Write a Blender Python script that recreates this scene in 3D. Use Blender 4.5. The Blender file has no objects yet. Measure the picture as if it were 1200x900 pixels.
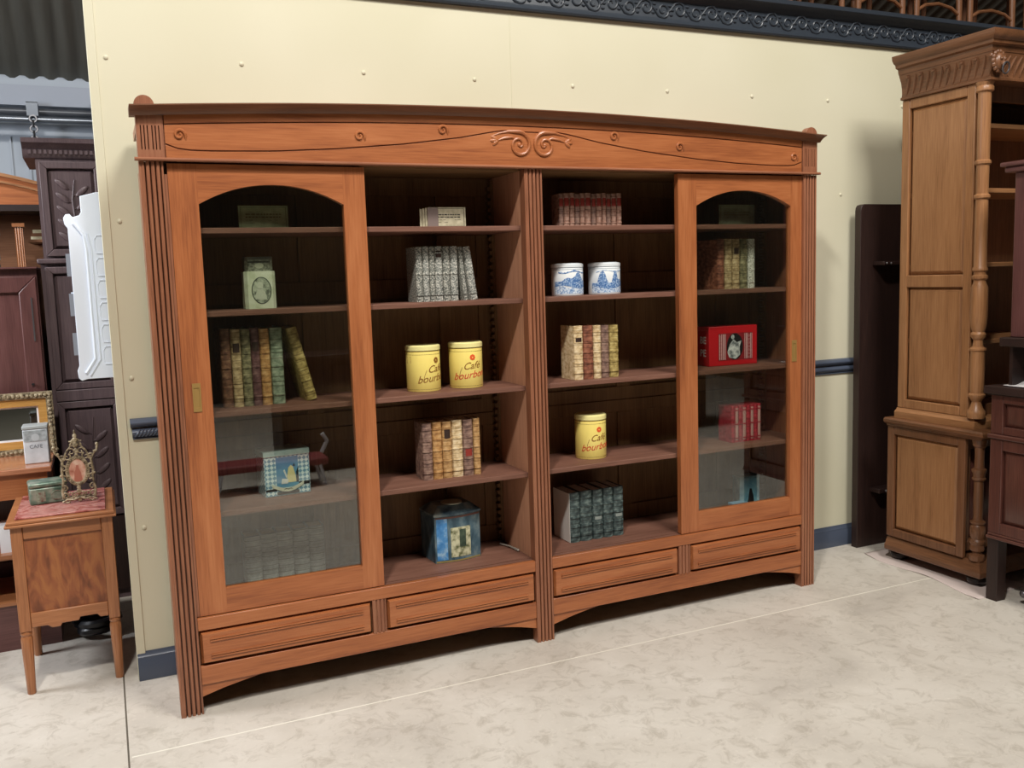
import bpy, bmesh, math, random
from mathutils import Vector, Matrix
random.seed(7)
PI = math.pi
C = bpy.context.scene.collection
sc = bpy.context.scene

# ------------------------------------------------------------------ colours and materials
def lin(h):
    if isinstance(h, str):
        h = h.lstrip('#'); h = tuple(int(h[i:i+2], 16)/255 for i in (0, 2, 4))
    return tuple((c/12.92 if c <= .04045 else ((c+.055)/1.055)**2.4) for c in h) + (1,)

def newmat(name):
    m = bpy.data.materials.new(name); m.use_nodes = True
    nt = m.node_tree; b = nt.nodes['Principled BSDF']
    return m, nt, b

def link(nt, a, b): nt.links.new(a, b)

def plain(name, col, rough=.5, metal=0, spec=.5, bump=0, bscale=60, coat=0):
    m, nt, b = newmat(name)
    b.inputs['Base Color'].default_value = lin(col)
    b.inputs['Roughness'].default_value = rough
    b.inputs['Metallic'].default_value = metal
    b.inputs['Specular IOR Level'].default_value = spec
    b.inputs['Coat Weight'].default_value = coat
    if bump:
        tc = nt.nodes.new('ShaderNodeTexCoord')
        n = nt.nodes.new('ShaderNodeTexNoise'); n.inputs['Scale'].default_value = bscale; n.inputs['Detail'].default_value = 4
        bp = nt.nodes.new('ShaderNodeBump'); bp.inputs['Strength'].default_value = bump; bp.inputs['Distance'].default_value = .004
        link(nt, tc.outputs['Object'], n.inputs['Vector']); link(nt, n.outputs['Fac'], bp.inputs['Height']); link(nt, bp.outputs['Normal'], b.inputs['Normal'])
    return m

def wood(name, dark, mid, light, axis='x', rough=.42, fine=1.0, coat=.15, spec=.4, figure=.5):
    """plank wood with the grain along one axis of the object"""
    m, nt, b = newmat(name)
    tc = nt.nodes.new('ShaderNodeTexCoord')
    def mapping(sl, ss):
        mp = nt.nodes.new('ShaderNodeMapping')
        s = [ss, ss, ss]; s['xyz'.index(axis)] = sl
        mp.inputs['Scale'].default_value = s
        link(nt, tc.outputs['Object'], mp.inputs['Vector']); return mp
    m1 = mapping(.9*fine, 9*fine); m2 = mapping(6*fine, 130*fine)
    n1 = nt.nodes.new('ShaderNodeTexNoise'); n1.inputs['Scale'].default_value = 1.3; n1.inputs['Detail'].default_value = 5; n1.inputs['Distortion'].default_value = 1.1
    n2 = nt.nodes.new('ShaderNodeTexNoise'); n2.inputs['Scale'].default_value = 1.5; n2.inputs['Detail'].default_value = 3
    link(nt, m1.outputs[0], n1.inputs['Vector']); link(nt, m2.outputs[0], n2.inputs['Vector'])
    mx = nt.nodes.new('ShaderNodeMix'); mx.data_type = 'FLOAT'; mx.inputs[0].default_value = 1-figure
    link(nt, n1.outputs['Fac'], mx.inputs[2]); link(nt, n2.outputs['Fac'], mx.inputs[3])
    cr = nt.nodes.new('ShaderNodeValToRGB'); e = cr.color_ramp.elements
    e[0].position = .28; e[0].color = lin(dark); e[1].position = .74; e[1].color = lin(light)
    k = e.new(.5); k.color = lin(mid)
    link(nt, mx.outputs[0], cr.inputs[0]); link(nt, cr.outputs[0], b.inputs['Base Color'])
    bp = nt.nodes.new('ShaderNodeBump'); bp.inputs['Strength'].default_value = .12; bp.inputs['Distance'].default_value = .002
    link(nt, n2.outputs['Fac'], bp.inputs['Height']); link(nt, bp.outputs['Normal'], b.inputs['Normal'])
    b.inputs['Roughness'].default_value = rough; b.inputs['Coat Weight'].default_value = coat; b.inputs['Coat Roughness'].default_value = .25
    b.inputs['Specular IOR Level'].default_value = spec
    return m

def mottled(name, cols, scale=12, stretch=(1, 1, 1), rough=.5, detail=4, dist=0, pos=(.35, .65), metal=0, bump=0, spec=.5):
    m, nt, b = newmat(name)
    tc = nt.nodes.new('ShaderNodeTexCoord'); mp = nt.nodes.new('ShaderNodeMapping'); mp.inputs['Scale'].default_value = stretch
    n = nt.nodes.new('ShaderNodeTexNoise'); n.inputs['Scale'].default_value = scale; n.inputs['Detail'].default_value = detail; n.inputs['Distortion'].default_value = dist
    cr = nt.nodes.new('ShaderNodeValToRGB'); e = cr.color_ramp.elements
    e[0].position = pos[0]; e[0].color = lin(cols[0]); e[1].position = pos[1]; e[1].color = lin(cols[-1])
    for i, c in enumerate(cols[1:-1]):
        k = e.new(pos[0]+(pos[1]-pos[0])*(i+1)/(len(cols)-1)); k.color = lin(c)
    link(nt, tc.outputs['Object'], mp.inputs['Vector']); link(nt, mp.outputs[0], n.inputs['Vector']); link(nt, n.outputs['Fac'], cr.inputs[0]); link(nt, cr.outputs[0], b.inputs['Base Color'])
    b.inputs['Roughness'].default_value = rough; b.inputs['Metallic'].default_value = metal; b.inputs['Specular IOR Level'].default_value = spec
    if bump:
        bp = nt.nodes.new('ShaderNodeBump'); bp.inputs['Strength'].default_value = bump; bp.inputs['Distance'].default_value = .004
        link(nt, n.outputs['Fac'], bp.inputs['Height']); link(nt, bp.outputs['Normal'], b.inputs['Normal'])
    return m

def checker(name, c1, c2, scale, rough=.35):
    m, nt, b = newmat(name)
    tc = nt.nodes.new('ShaderNodeTexCoord'); mp = nt.nodes.new('ShaderNodeMapping'); mp.inputs['Rotation'].default_value = (0, PI/4, 0)
    mp.inputs['Location'].default_value = (.003, .5003, .003)
    ck = nt.nodes.new('ShaderNodeTexChecker'); ck.inputs['Scale'].default_value = scale
    ck.inputs['Color1'].default_value = lin(c1); ck.inputs['Color2'].default_value = lin(c2)
    link(nt, tc.outputs['Object'], mp.inputs['Vector']); link(nt, mp.outputs[0], ck.inputs['Vector']); link(nt, ck.outputs['Color'], b.inputs['Base Color'])
    b.inputs['Roughness'].default_value = rough
    return m

def glass_mat(name, tint, refl=1.6, base=.03):
    m, nt, b = newmat(name); nt.nodes.remove(b)
    out = nt.nodes['Material Output']
    tr = nt.nodes.new('ShaderNodeBsdfTransparent'); tr.inputs['Color'].default_value = lin(tint)
    gl = nt.nodes.new('ShaderNodeBsdfGlossy'); gl.inputs['Roughness'].default_value = .015; gl.inputs['Color'].default_value = (1, 1, 1, 1)
    lw = nt.nodes.new('ShaderNodeLayerWeight'); lw.inputs['Blend'].default_value = .5
    pw = nt.nodes.new('ShaderNodeMath'); pw.operation = 'POWER'; pw.inputs[1].default_value = 5
    link(nt, lw.outputs['Facing'], pw.inputs[0])
    ma = nt.nodes.new('ShaderNodeMath'); ma.operation = 'MULTIPLY_ADD'; ma.inputs[1].default_value = refl; ma.inputs[2].default_value = base; ma.use_clamp = True
    mx = nt.nodes.new('ShaderNodeMixShader')
    link(nt, pw.outputs[0], ma.inputs[0]); link(nt, ma.outputs[0], mx.inputs[0]); link(nt, tr.outputs[0], mx.inputs[1]); link(nt, gl.outputs[0], mx.inputs[2])
    link(nt, mx.outputs[0], out.inputs['Surface'])
    return m

# ------------------------------------------------------------------ mesh building
class MB:
    def __init__(s): s.v = []; s.f = []
    def add(s, vs, fs):
        o = len(s.v); s.v += [tuple(v) for v in vs]; s.f += [tuple(i+o for i in f) for f in fs]; return s
    def box(s, x0, x1, y0, y1, z0, z1):
        vs = [(x, y, z) for x in (x0, x1) for y in (y0, y1) for z in (z0, z1)]
        return s.add(vs, [(0, 1, 3, 2), (4, 6, 7, 5), (0, 4, 5, 1), (2, 3, 7, 6), (0, 2, 6, 4), (1, 5, 7, 3)])
    def prism(s, pts, a0, a1, axis='y'):
        """closed polygon extruded between a0 and a1 along an axis; pts are the other two coordinates in xyz order"""
        n = len(pts)
        def mk(p, a):
            return {'x': (a, p[0], p[1]), 'y': (p[0], a, p[1]), 'z': (p[0], p[1], a)}[axis]
        vs = [mk(p, a0) for p in pts]+[mk(p, a1) for p in pts]
        fs = [tuple(range(n)), tuple(range(2*n-1, n-1, -1))]+[(i, (i+1) % n, (i+1) % n+n, i+n) for i in range(n)]
        return s.add(vs, fs)
    def strip(s, lower, upper, y0, y1):
        """plate between two polylines (same count) in the xz plane"""
        n = len(lower)
        vs = [(x, y, z) for y in (y0, y1) for L in (lower, upper) for x, z in L]
        L0, U0, L1, U1 = 0, n, 2*n, 3*n; fs = []
        for i in range(n-1):
            fs += [(L0+i, L0+i+1, U0+i+1, U0+i), (L1+i+1, L1+i, U1+i, U1+i+1), (L0+i+1, L0+i, L1+i, L1+i+1), (U0+i, U0+i+1, U1+i+1, U1+i)]
        fs += [(L0, U0, U1, L1), (L0+n-1, L1+n-1, U1+n-1, U0+n-1)]
        return s.add(vs, fs)
    def lathe(s, prof, c=(0, 0, 0), n=24, axis='z', sx=1, sy=1):
        vs = []
        for r, h in prof:
            for i in range(n):
                a = 2*PI*i/n; p = (r*math.cos(a)*sx, r*math.sin(a)*sy, h)
                if axis == 'y': p = (p[0], p[2], p[1])
                if axis == 'x': p = (p[2], p[0], p[1])
                vs.append((p[0]+c[0], p[1]+c[1], p[2]+c[2]))
        fs = [(j*n+i, j*n+(i+1) % n, (j+1)*n+(i+1) % n, (j+1)*n+i) for j in range(len(prof)-1) for i in range(n)]
        fs += [tuple(range(n-1, -1, -1)), tuple((len(prof)-1)*n+i for i in range(n))]
        return s.add(vs, fs)
    def tube(s, pts, r, n=8, closed=False, flat=1.0):
        pts = [Vector(p) for p in pts]; m = len(pts)
        rr = r if isinstance(r, (list, tuple)) else [r]*m
        t0 = (pts[1]-pts[0]).normalized(); up = Vector((0, 0, 1)) if abs(t0.z) < .9 else Vector((1, 0, 0))
        nrm = t0.cross(up).normalized(); vs = []
        for i, p in enumerate(pts):
            a = pts[(i-1) % m] if (i > 0 or closed) else p; b = pts[(i+1) % m] if (i < m-1 or closed) else p
            t = (b-a).normalized(); nrm = (nrm-t*nrm.dot(t))
            if nrm.length < 1e-6: nrm = t.orthogonal()
            nrm.normalize(); bn = t.cross(nrm)
            for k in range(n):
                q = 2*PI*k/n; vs.append(p+nrm*math.cos(q)*rr[i]+bn*math.sin(q)*rr[i]*flat)
        L = m if closed else m-1
        fs = [(i*n+k, i*n+(k+1) % n, ((i+1) % m)*n+(k+1) % n, ((i+1) % m)*n+k) for i in range(L) for k in range(n)]
        if not closed: fs += [tuple(range(n-1, -1, -1)), tuple((m-1)*n+k for k in range(n))]
        return s.add(vs, fs)
    def blob(s, c, r, n=10, m=6):
        r = r if isinstance(r, tuple) else (r, r, r)
        vs = [(c[0], c[1], c[2]-r[2])]
        for j in range(1, m):
            a = -PI/2+PI*j/m
            for i in range(n):
                b = 2*PI*i/n; vs.append((c[0]+r[0]*math.cos(a)*math.cos(b), c[1]+r[1]*math.cos(a)*math.sin(b), c[2]+r[2]*math.sin(a)))
        vs.append((c[0], c[1], c[2]+r[2])); T = len(vs)-1
        fs = [(0, 1+(i+1) % n, 1+i) for i in range(n)]
        fs += [(1+j*n+i, 1+j*n+(i+1) % n, 1+(j+1)*n+(i+1) % n, 1+(j+1)*n+i) for j in range(m-2) for i in range(n)]
        fs += [(1+(m-2)*n+i, 1+(m-2)*n+(i+1) % n, T) for i in range(n)]
        return s.add(vs, fs)
    def map(s, fn): s.v = [tuple(fn(Vector(v))) for v in s.v]; return s
    def merge(s, o): return s.add(o.v, o.f)
    def build(s, name, mat, parent=None, loc=(0, 0, 0), rot=0, bevel=0, smooth=35, kind=None):
        me = bpy.data.meshes.new(name); me.from_pydata(s.v, [], s.f)
        bm = bmesh.new(); bm.from_mesh(me); bmesh.ops.recalc_face_normals(bm, faces=bm.faces); bm.to_mesh(me); bm.free()
        me.materials.append(mat)
        for p in me.polygons: p.use_smooth = True
        me.set_sharp_from_angle(angle=math.radians(smooth))
        o = bpy.data.objects.new(name, me); C.objects.link(o); o.location = loc; o.rotation_euler = (0, 0, rot)
        if parent: o.parent = parent
        if bevel:
            b = o.modifiers.new('bevel', 'BEVEL'); b.width = bevel; b.segments = 2; b.limit_method = 'ANGLE'; b.angle_limit = math.radians(40)
        if kind: o['kind'] = kind
        return o

def thing(name, label, cat, loc=(0, 0, 0), rot=0, group=None, ry=0):
    o = bpy.data.objects.new(name, None); C.objects.link(o); o.empty_display_size = .05
    o.location = loc; o.rotation_euler = (0, ry, rot); o['label'] = label; o['category'] = cat
    if group: o['group'] = group
    return o
def tag(o, label, cat, group=None):
    o['label'] = label; o['category'] = cat
    if group: o['group'] = group
    return o
def plate(mb, x0, x1, z0, z1, y0, y1, inset): # raised panel with bevelled rim, facing -y; y0 front, y1 rim
    a = [(x0, y1, z0), (x1, y1, z0), (x1, y1, z1), (x0, y1, z1)]
    b = [(x0+inset, y0, z0+inset), (x1-inset, y0, z0+inset), (x1-inset, y0, z1-inset), (x0+inset, y0, z1-inset)]
    mb.add(a+b, [(0, 1, 5, 4), (1, 2, 6, 5), (2, 3, 7, 6), (3, 0, 4, 7), (4, 5, 6, 7), (3, 2, 1, 0)])
    return mb
def text_mb(s, size, shear=0, ext=.0004, bold=.0, spacing=1.0):
    cu = bpy.data.curves.new('t', 'FONT'); cu.body = s; cu.size = size; cu.shear = shear; cu.extrude = ext; cu.offset = bold; cu.space_character = spacing
    cu.align_x = 'CENTER'; cu.resolution_u = 3
    o = bpy.data.objects.new('t', cu); C.objects.link(o)
    dg = bpy.context.evaluated_depsgraph_get(); me = bpy.data.meshes.new_from_object(o.evaluated_get(dg))
    mb = MB(); mb.add([tuple(v.co) for v in me.vertices], [tuple(p.vertices) for p in me.polygons])
    bpy.data.objects.remove(o); bpy.data.curves.remove(cu); bpy.data.meshes.remove(me)
    mb.map(lambda v: Vector((v.x, -v.z, v.y)))      # standing, facing -y
    return mb
def wrap(mb, r, ang0=0, bulge=0):
    """bend geometry standing in the xz plane (y = outward -) round a vertical cylinder of radius r about the origin"""
    def f(v):
        a = v.x/r+ang0; R = r-v.y
        return Vector((R*math.sin(a), -R*math.cos(a), v.z))
    return mb.map(f)

# ------------------------------------------------------------------ material library
W = {}
for ax in 'xyz':
    W['case_'+ax] = wood('bookcase_wood_'+ax, '#7c4428', '#a26038', '#b67449', ax, rough=.38, coat=.25, figure=.6)
    W['post_'+ax] = wood('post_wood_'+ax, '#6e4530', '#905c42', '#a27052', ax, rough=.42, coat=.2)
    W['in_'+ax] = wood('inner_wood_'+ax, '#5e4630', '#785a3c', '#8a6a48', ax, rough=.55, coat=0, spec=.25)
    W['shelf_'+ax] = wood('shelf_wood_'+ax, '#5a3c30', '#745042', '#886252', ax, rough=.55, coat=0, spec=.25)
    W['pink_'+ax] = wood('pinkish_wood_'+ax, '#a07058', '#be8a6c', '#d09c7e', ax, rough=.5, coat=0, spec=.3)
    W['crown_'+ax] = wood('crown_wood_'+ax, '#563626', '#704a34', '#82583e', ax, rough=.45, coat=.1)
    W['oak_'+ax] = wood('light_oak_'+ax, '#7c5232', '#9a6c46', '#ae7f56', ax, rough=.42, coat=.2)
    W['oakd_'+ax] = wood('brown_oak_'+ax, '#533722', '#70492f', '#865c40', ax, rough=.42, coat=.2)
    W['dark_'+ax] = wood('ebonised_wood_'+ax, '#1d1210', '#2c1c18', '#3a2722', ax, rough=.5, coat=.1)
    W['plum_'+ax] = wood('plum_wood_'+ax, '#4a2c2a', '#5e3a37', '#6c4744', ax, rough=.4, coat=.3)
    W['mah_'+ax] = wood('mahogany_'+ax, '#3e231e', '#56322a', '#6a4236', ax, rough=.35, coat=.3)
    W['tab_'+ax] = wood('table_wood_'+ax, '#7a4a2c', '#9c6540', '#b47a50', ax, rough=.35, coat=.25)
greyoak = wood('weathered_dark_wood', '#43353a', '#574749', '#675657', 'z', rough=.5, coat=.1)
burl = mottled('figured_veneer', ['#6c3c24', '#8a5030', '#9c6238'], 20, (1, 1, .35), rough=.35, dist=1.5)
M_wall = mottled('cream_wall_paint', ['#cdc8ae', '#d0cbb2', '#d3ceb6'], 1.4, rough=.45, detail=2, spec=.35)
M_navy = plain('navy_gloss_paint', '#4a5262', .32)
M_navyd = plain('dark_navy_paint', '#2c323a', .38)
M_brass = plain('aged_brass', '#a8864e', .35, .35)
M_brassd = mottled('old_gilt', ['#5c5040', '#97876a', '#bcae92'], 60, rough=.5, metal=.15, bump=.6)
M_glass = glass_mat('door_glass', '#f4f6f2', .9, .085)
M_black = plain('black_gap', '#0e0b0a', .8)
M_page = mottled('page_edges', ['#b9aa8c', '#d2c6aa'], 90, (6, 1, 1), rough=.8)
M_pagew = mottled('white_page_edges', ['#c9c7c0', '#e6e4de'], 90, (6, 1, 1), rough=.8)
M_white = plain('white_paint', '#e6e9f0', .45)
M_steel = plain('brushed_steel', '#8f8f93', .35, 1)
M_iron = plain('grey_iron', '#6a6668', .35, .8)

# ------------------------------------------------------------------ bookcase
BW, BH = 2.896, 1.945
BC = thing('bookcase', 'huge four-bay oak bookcase with two arched glass sliding doors against cream wall', 'bookcase')
def flute_profile(x0, x1, yb, n=4, d=.018, y=0, edge=.006):
    """front face with n rounded flutes, back at yb; returns closed polygon in xy"""
    pts = [(x0, yb), (x0, y)]
    w = (x1-x0-2*edge)/n
    for i in range(n):
        a = x0+edge+i*w
        pts += [(a+w*.05, y+.0015), (a+w*.16, y), (a+w*.45, y-.0012), (a+w*.60, y), (a+w*.68, y+.002), (a+w*.74, y+d), (a+w*.94, y+d), (a+w*.99, y+.002)]
    pts += [(x1, y), (x1, yb)]
    return pts
for i, (a, b) in enumerate(((0, .076), (1.410, 1.487), (2.82, BW))):
    MB().prism(flute_profile(a, b, .045, 4), 0, BH, 'z').build('post', W['post_z'], BC)
for a, b in ((.012, .024), (BW-.024, BW-.012)):
    MB().box(a, b, .045, .38, 0, BH).build('side_panel', W['post_z'], BC)
MB().box(1.411, 1.486, .0455, .37, .356, BH).build('partition', W['pink_z'], BC)
# toothed shelf racks in the back corners
def rack(x, sgn):
    m = MB().box(x, x+sgn*.012, .318, .352, .36, BH-.01)
    z = .39
    while z < BH-.04:
        m.prism([(x+sgn*.012, z), (x+sgn*.024, z+.005), (x+sgn*.024, z+.017), (x+sgn*.012, z+.02)], .322, .348, 'y'); z += .03
    m.build('shelf_rack', W['in_z'], BC)
rack(1.411, -1); rack(1.486, 1); rack(.0245, 1); rack(2.8715, -1)
# back with stiles and rails
m = MB()
m.box(.024, 1.411, .366, .38, .11, BH); m.box(1.486, BW-.024, .366, .38, .11, BH)
for a, b in ((.0245, 1.4105), (1.4865, BW-.0245)):
    L = b-a
    for z0, z1 in ((.357, .43), (.88, .937), (.94, 1.0), (1.45, 1.53), (1.87, 1.945)):
        m.box(a, b, .356, .366, z0, z1)
    for t in (0.0, .40, .82) if a < 1 else (0.0, .39, .8):
        for z0, z1 in ((.43, .88), (1.0, 1.45), (1.53, 1.87)):
            m.box(a+L*t, a+L*t+.07, .356, .366, z0, z1)
    for z0, z1 in ((.43, .88), (1.0, 1.45), (1.53, 1.87)):
        m.box(b-.07, b, .356, .366, z0, z1)
m.build('back_panel', W['in_z'], BC, bevel=.002)
# shelves
SH = [.719, 1.080, 1.438, 1.728]
for a, b in ((.0245, 1.4105), (1.4865, BW-.0245)):
    for z in SH:
        MB().box(a, b, .047, .354, z-.02, z).build('shelf', W['shelf_x'], BC, bevel=.002)
    MB().box(a, b, .046, .3655, .335, .356).build('floor_board', W['shelf_x'], BC)
    MB().box(max(a, .077), min(b, 2.819), .0225, .0435, .335, .354).build('door_track', W['shelf_x'], BC)
    MB().box(a, b, .0455, .3655, BH-.002, BH+.02).build('top_board', W['in_x'], BC)
    MB().box(a, b, .0455, .3655, .112, .13).build('bottom_board', W['in_x'], BC)
# base: rails, drawer fronts, fluted stiles
for a, b, s0, s1 in ((.0765, 1.4095, .713, .766), (1.4875, 2.8195, 2.119, 2.180)):
    MB().box(a, b, 0.0, .0205, .308, .3535).build('upper_rail', W['case_x'], BC, bevel=.002)
    MB().box(a, b, .002, .0448, .107, .176).build('lower_rail', W['case_x'], BC, bevel=.002)
    MB().prism(flute_profile(s0, s1, .0448, 3, .006, .001, .004), .1765, .3075, 'z').build('fluted_stile', W['post_z'], BC)
    for c, d in ((a+.004, s0-.004), (s1+.004, b-.004)):
        MB().box(a if c < s0 else s1, s0 if c < s0 else b, .020, .044, .1765, .3075).build('drawer_recess', W['in_x'], BC)
        f = plate(MB(), c, d, .181, .303, -.004, .0195, .009)
        for z in (.2115, .2715):
            f.box(c+.035, d-.035, -.0085, -.0039, z-.0065, z-.0015); f.box(c+.035, d-.035, -.0085, -.0039, z+.0015, z+.0065)
        f.build('drawer_front', W['case_x'], BC)
    for x, sg in ((a, 1), (b, -1)):
        pts = [(x, .107), (x, .062)]+[(x+sg*(.02+.21*t), .064+.043*t**.7) for t in (.1, .25, .45, .65, .85, 1)]
        MB().prism(pts, .008, .03, 'y').build('corner_bracket', W['case_x'], BC)
# frieze: backing board and three plates with carved grooves between them
def ztop(x): return 2.093+.047*(1-((x-BW/2)/(BW/2))**2)
def zg1(x): # upper groove
    return ztop(x)-.031
def zg2(x): # lower groove, from the left end to the scroll, mirrored
    u = x if x < BW/2 else BW-x
    pts = [(.085, 2.004), (.12, 1.990), (.17, 1.984), (.25, 1.984), (.45, 1.989), (.67, 2.003), (.93, 2.028), (1.148, 2.058), (1.284, 2.084), (1.34, 2.091), (1.37, 2.088), (1.448, 2.0875)]
    for (a, za), (b, zb) in zip(pts, pts[1:]):
        if a <= u <= b: return za+(zb-za)*(u-a)/(b-a)
    return pts[-1][1]
N = 72; xs = [.0+BW*i/N for i in range(N+1)]
xf = [.0841+(BW-.1682)*i/N for i in range(N+1)]
MB().strip([(x, 1.95) for x in xf], [(x, ztop(x)) for x in xf], .005, .045).build('frieze_board', W['post_x'], BC)
g = .0022
xi = [.088+(BW-.176)*i/N for i in range(N+1)]
MB().strip([(x, 1.95) for x in xi], [(x, zg2(x)-g) for x in xi], -.001, .0041).build('lower_frieze_plate', W['case_x'], BC, bevel=.0008)
MB().strip([(x, zg2(x)+g) for x in xi], [(x, zg1(x)-g) for x in xi], -.001, .0041).build('middle_frieze_plate', W['case_x'], BC, bevel=.0008)
MB().strip([(x, zg1(x)+g) for x in xi], [(x, ztop(x)) for x in xi], -.001, .0041).build('upper_frieze_plate', W['case_x'], BC, bevel=.0008)
for a in (0, BW-.084):   # fluted corner blocks
    m = MB(); zt = ztop(.04)
    m.box(a, a+.084, .012, .045, 1.95, zt); m.box(a, a+.084, -.003, .012, 1.95, 1.983); m.box(a, a+.084, -.003, .012, 2.062, zt)
    e_ = [0, .012, .0155, .0225, .026, .033, .0365, .0475, .051, .058, .0615, .0685, .072, .084]
    for k in range(0, len(e_), 2): m.box(a+e_[k], a+e_[k+1], -.003, .012, 1.983, 2.062)
    m.build('corner_block', W['post_z'], BC)
# band moulding and crown
m = MB().prism([(.004, 1.946), (-.012, 1.946), (-.016, 1.949), (-.016, 1.953), (-.012, 1.957), (.004, 1.958)], -.012, BW+.012, 'x')
m.build('band_moulding', W['post_x'], BC)
prof = [(.0451, 0), (-.004, -.001), (-.009, .005), (-.016, .0105), (-.026, .016), (-.038, .021), (-.047, .0235), (-.047, .0275), (.0451, .0275)]
m = MB(); P = len(prof); nx = 60; vs = []
for i in range(nx+1):
    t = i/nx; x = -.018+(BW+.036)*t
    zz = ztop(min(max(x, 0), BW))
    for y, dz in prof: vs.append((x, y, zz+dz))
fs = [(i*P+k, i*P+(k+1) % P, (i+1)*P+(k+1) % P, (i+1)*P+k) for i in range(nx) for k in range(P)]
fs += [tuple(range(P)), tuple(nx*P+k for k in range(P-1, -1, -1))]
m.add(vs, fs).build('crown_moulding', W['crown_x'], BC)
xj = [.006+(BW-.012)*i/N for i in range(N+1)]
MB().strip([(x, ztop(x)-.03) for x in xj], [(x, ztop(x)) for x in xj], .0452, .38).build('roof_board', W['post_x'], BC)
for a in (.030, BW-.030):
    pts = [(a-.032, 2.12)]+[(a-.032*math.cos(PI*t/12), 2.128+.032*math.sin(PI*t/12)) for t in range(13)]+[(a+.032, 2.12)]
    MB().prism(pts, .0, .034, 'y').prism([(x*1.0, z-.0) for x, z in [(a-.006, 2.12), (a-.006, 2.157), (a+.006, 2.157), (a+.006, 2.12)]], -.001, .0, 'y').build('finial', W['post_z'], BC, bevel=.002)
# carved scrolls, flowers and rosettes
def spiral(cx, cz, sg):
    pts = []; rr = []
    for i in range(64):
        t = i/63; a = PI*.5-sg*0-t*PI*2*1.45; r = .044*(1-t)**.85+.006
        pts.append((cx+sg*r*math.cos(a), -.002, cz+r*math.sin(a))); rr.append(.0088*(1-.5*t))
    lead = [(cx-sg*.12, -.001, cz+.028), (cx-sg*.085, -.001, cz+.041), (cx-sg*.045, -.001, cz+.050)]
    m = MB().tube(lead+pts, [.0015, .0035, .006]+rr, 8, flat=.9)
    return m
for sg, cx in ((1, BW/2-.056), (-1, BW/2+.056)):
    m = spiral(cx, 2.038, sg)
    m.blob((cx, -.002, 2.038), (.008, .005, .008))
    m.build('carved_scroll', W['case_x'], BC)
    fx = cx-sg*.092; fz = 2.052; m = MB()
    for da, L in ((-.9, .03), (-.3, .034), (.4, .03)):
        a = (PI if sg > 0 else 0)+sg*(da+.35)
        q = MB().blob((0, 0, 0), (L*.6, .006, .008))
        q.map(lambda v: Vector((v.x*math.cos(a)-v.z*math.sin(a)+fx+.4*L*math.cos(a), v.y-.001, v.x*math.sin(a)+v.z*math.cos(a)+fz+.4*L*math.sin(a))))
        m.merge(q)
    m.tube([(fx, -.001, fz), (cx-sg*.065, -.002, 2.062), (cx-sg*.03, -.002, 2.066), (cx-sg*.012, -.002, 2.058)], [.003, .005, .005, .002], 8)
    m.build('carved_flower', W['case_x'], BC)
for rx, rz in ((.134, 2.034), (.753, 2.05), (1.075, 2.083), (1.821, 2.083), (2.143, 2.05), (2.762, 2.022)):
    m = MB()
    for k in range(26):
        pass
    pts = [(rx+(.016*(1-t/20)+.003)*math.cos(.4*t), -.003, rz+(.016*(1-t/20)+.003)*math.sin(.4*t)) for t in range(20)]
    m.tube([(rx+.02, -.001, rz-.016)]+pts, [.002]+[.0058-.0001*t for t in range(20)], 7)
    m.build('carved_rosette', W['case_x'], BC)
# sliding doors
def door(x0, x1, hx):
    z0, z1 = .357, 1.941; sw = .094; y0, y1 = .012, .040
    gx0, gx1, gz0, gz1, gs = x0+sw, x1-sw+.012, .446, 1.874, 1.806
    n = 24
    ax = [gx0+(gx1-gx0)*i/n for i in range(n+1)]
    mid = (gx0+gx1)/2; hw = (gx1-gx0)/2
    az = [gs+(gz1-gs)*(1-abs((x-mid)/hw)**2.1) for x in ax]
    m = MB()
    m.box(x0, gx0, y0, y1, z0, z1); m.box(gx1, x1, y0, y1, z0, z1)
    d = m.build('door', W['case_z'], BC)
    MB().box(gx0, gx1, y0+.0003, y1, z0, gz0).build('bottom_rail', W['case_x'], d)
    MB().strip(list(zip(ax, az)), [(x, z1) for x in ax], y0+.0003, y1).build('arched_top_rail', W['case_x'], d)
    MB().box(gx0-.002, gx1+.002, .028, .031, gz0-.002, gz1+.002).build('glass_pane', M_glass, d)
    m = MB().box(hx-.014, hx-.009, .0095, .0125, 1.092, 1.192).box(hx+.009, hx+.014, .0095, .0125, 1.092, 1.192)
    m.box(hx-.009, hx+.009, .0095, .0125, 1.176, 1.192).box(hx-.009, hx+.009, .0095, .0125, 1.092, 1.106)
    m.box(hx-.009, hx+.009, .0115, .0125, 1.106, 1.176)
    o = m.build('finger_pull', M_brass, d); o['label'] = 'recessed brass finger pull'
    return d
MB().box(.0765, .087, .014, .045, .357, 1.905).build('jamb', W['post_z'], BC); MB().box(2.8395, 2.8195, .014, .045, .357, 1.905).build('jamb', W['post_z'], BC)
door(.088, .767, .131); door(2.142, 2.838, 2.779)
# small metal hook lying on the floor of the second bay, against the post
m = MB().tube([(1.372, .27, .3625), (1.39, .21, .364), (1.399, .15, .3625)], [.004, .004, .006], 8).blob((1.399, .148, .3625), .0065).blob((1.3715, .275, .362), .005)
tag(m.build('metal_rod', plain('dull_pewter', '#a8a094', .35, .3)), 'small metal rod lying by centre post on bookcase floor', 'metal rod')

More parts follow.
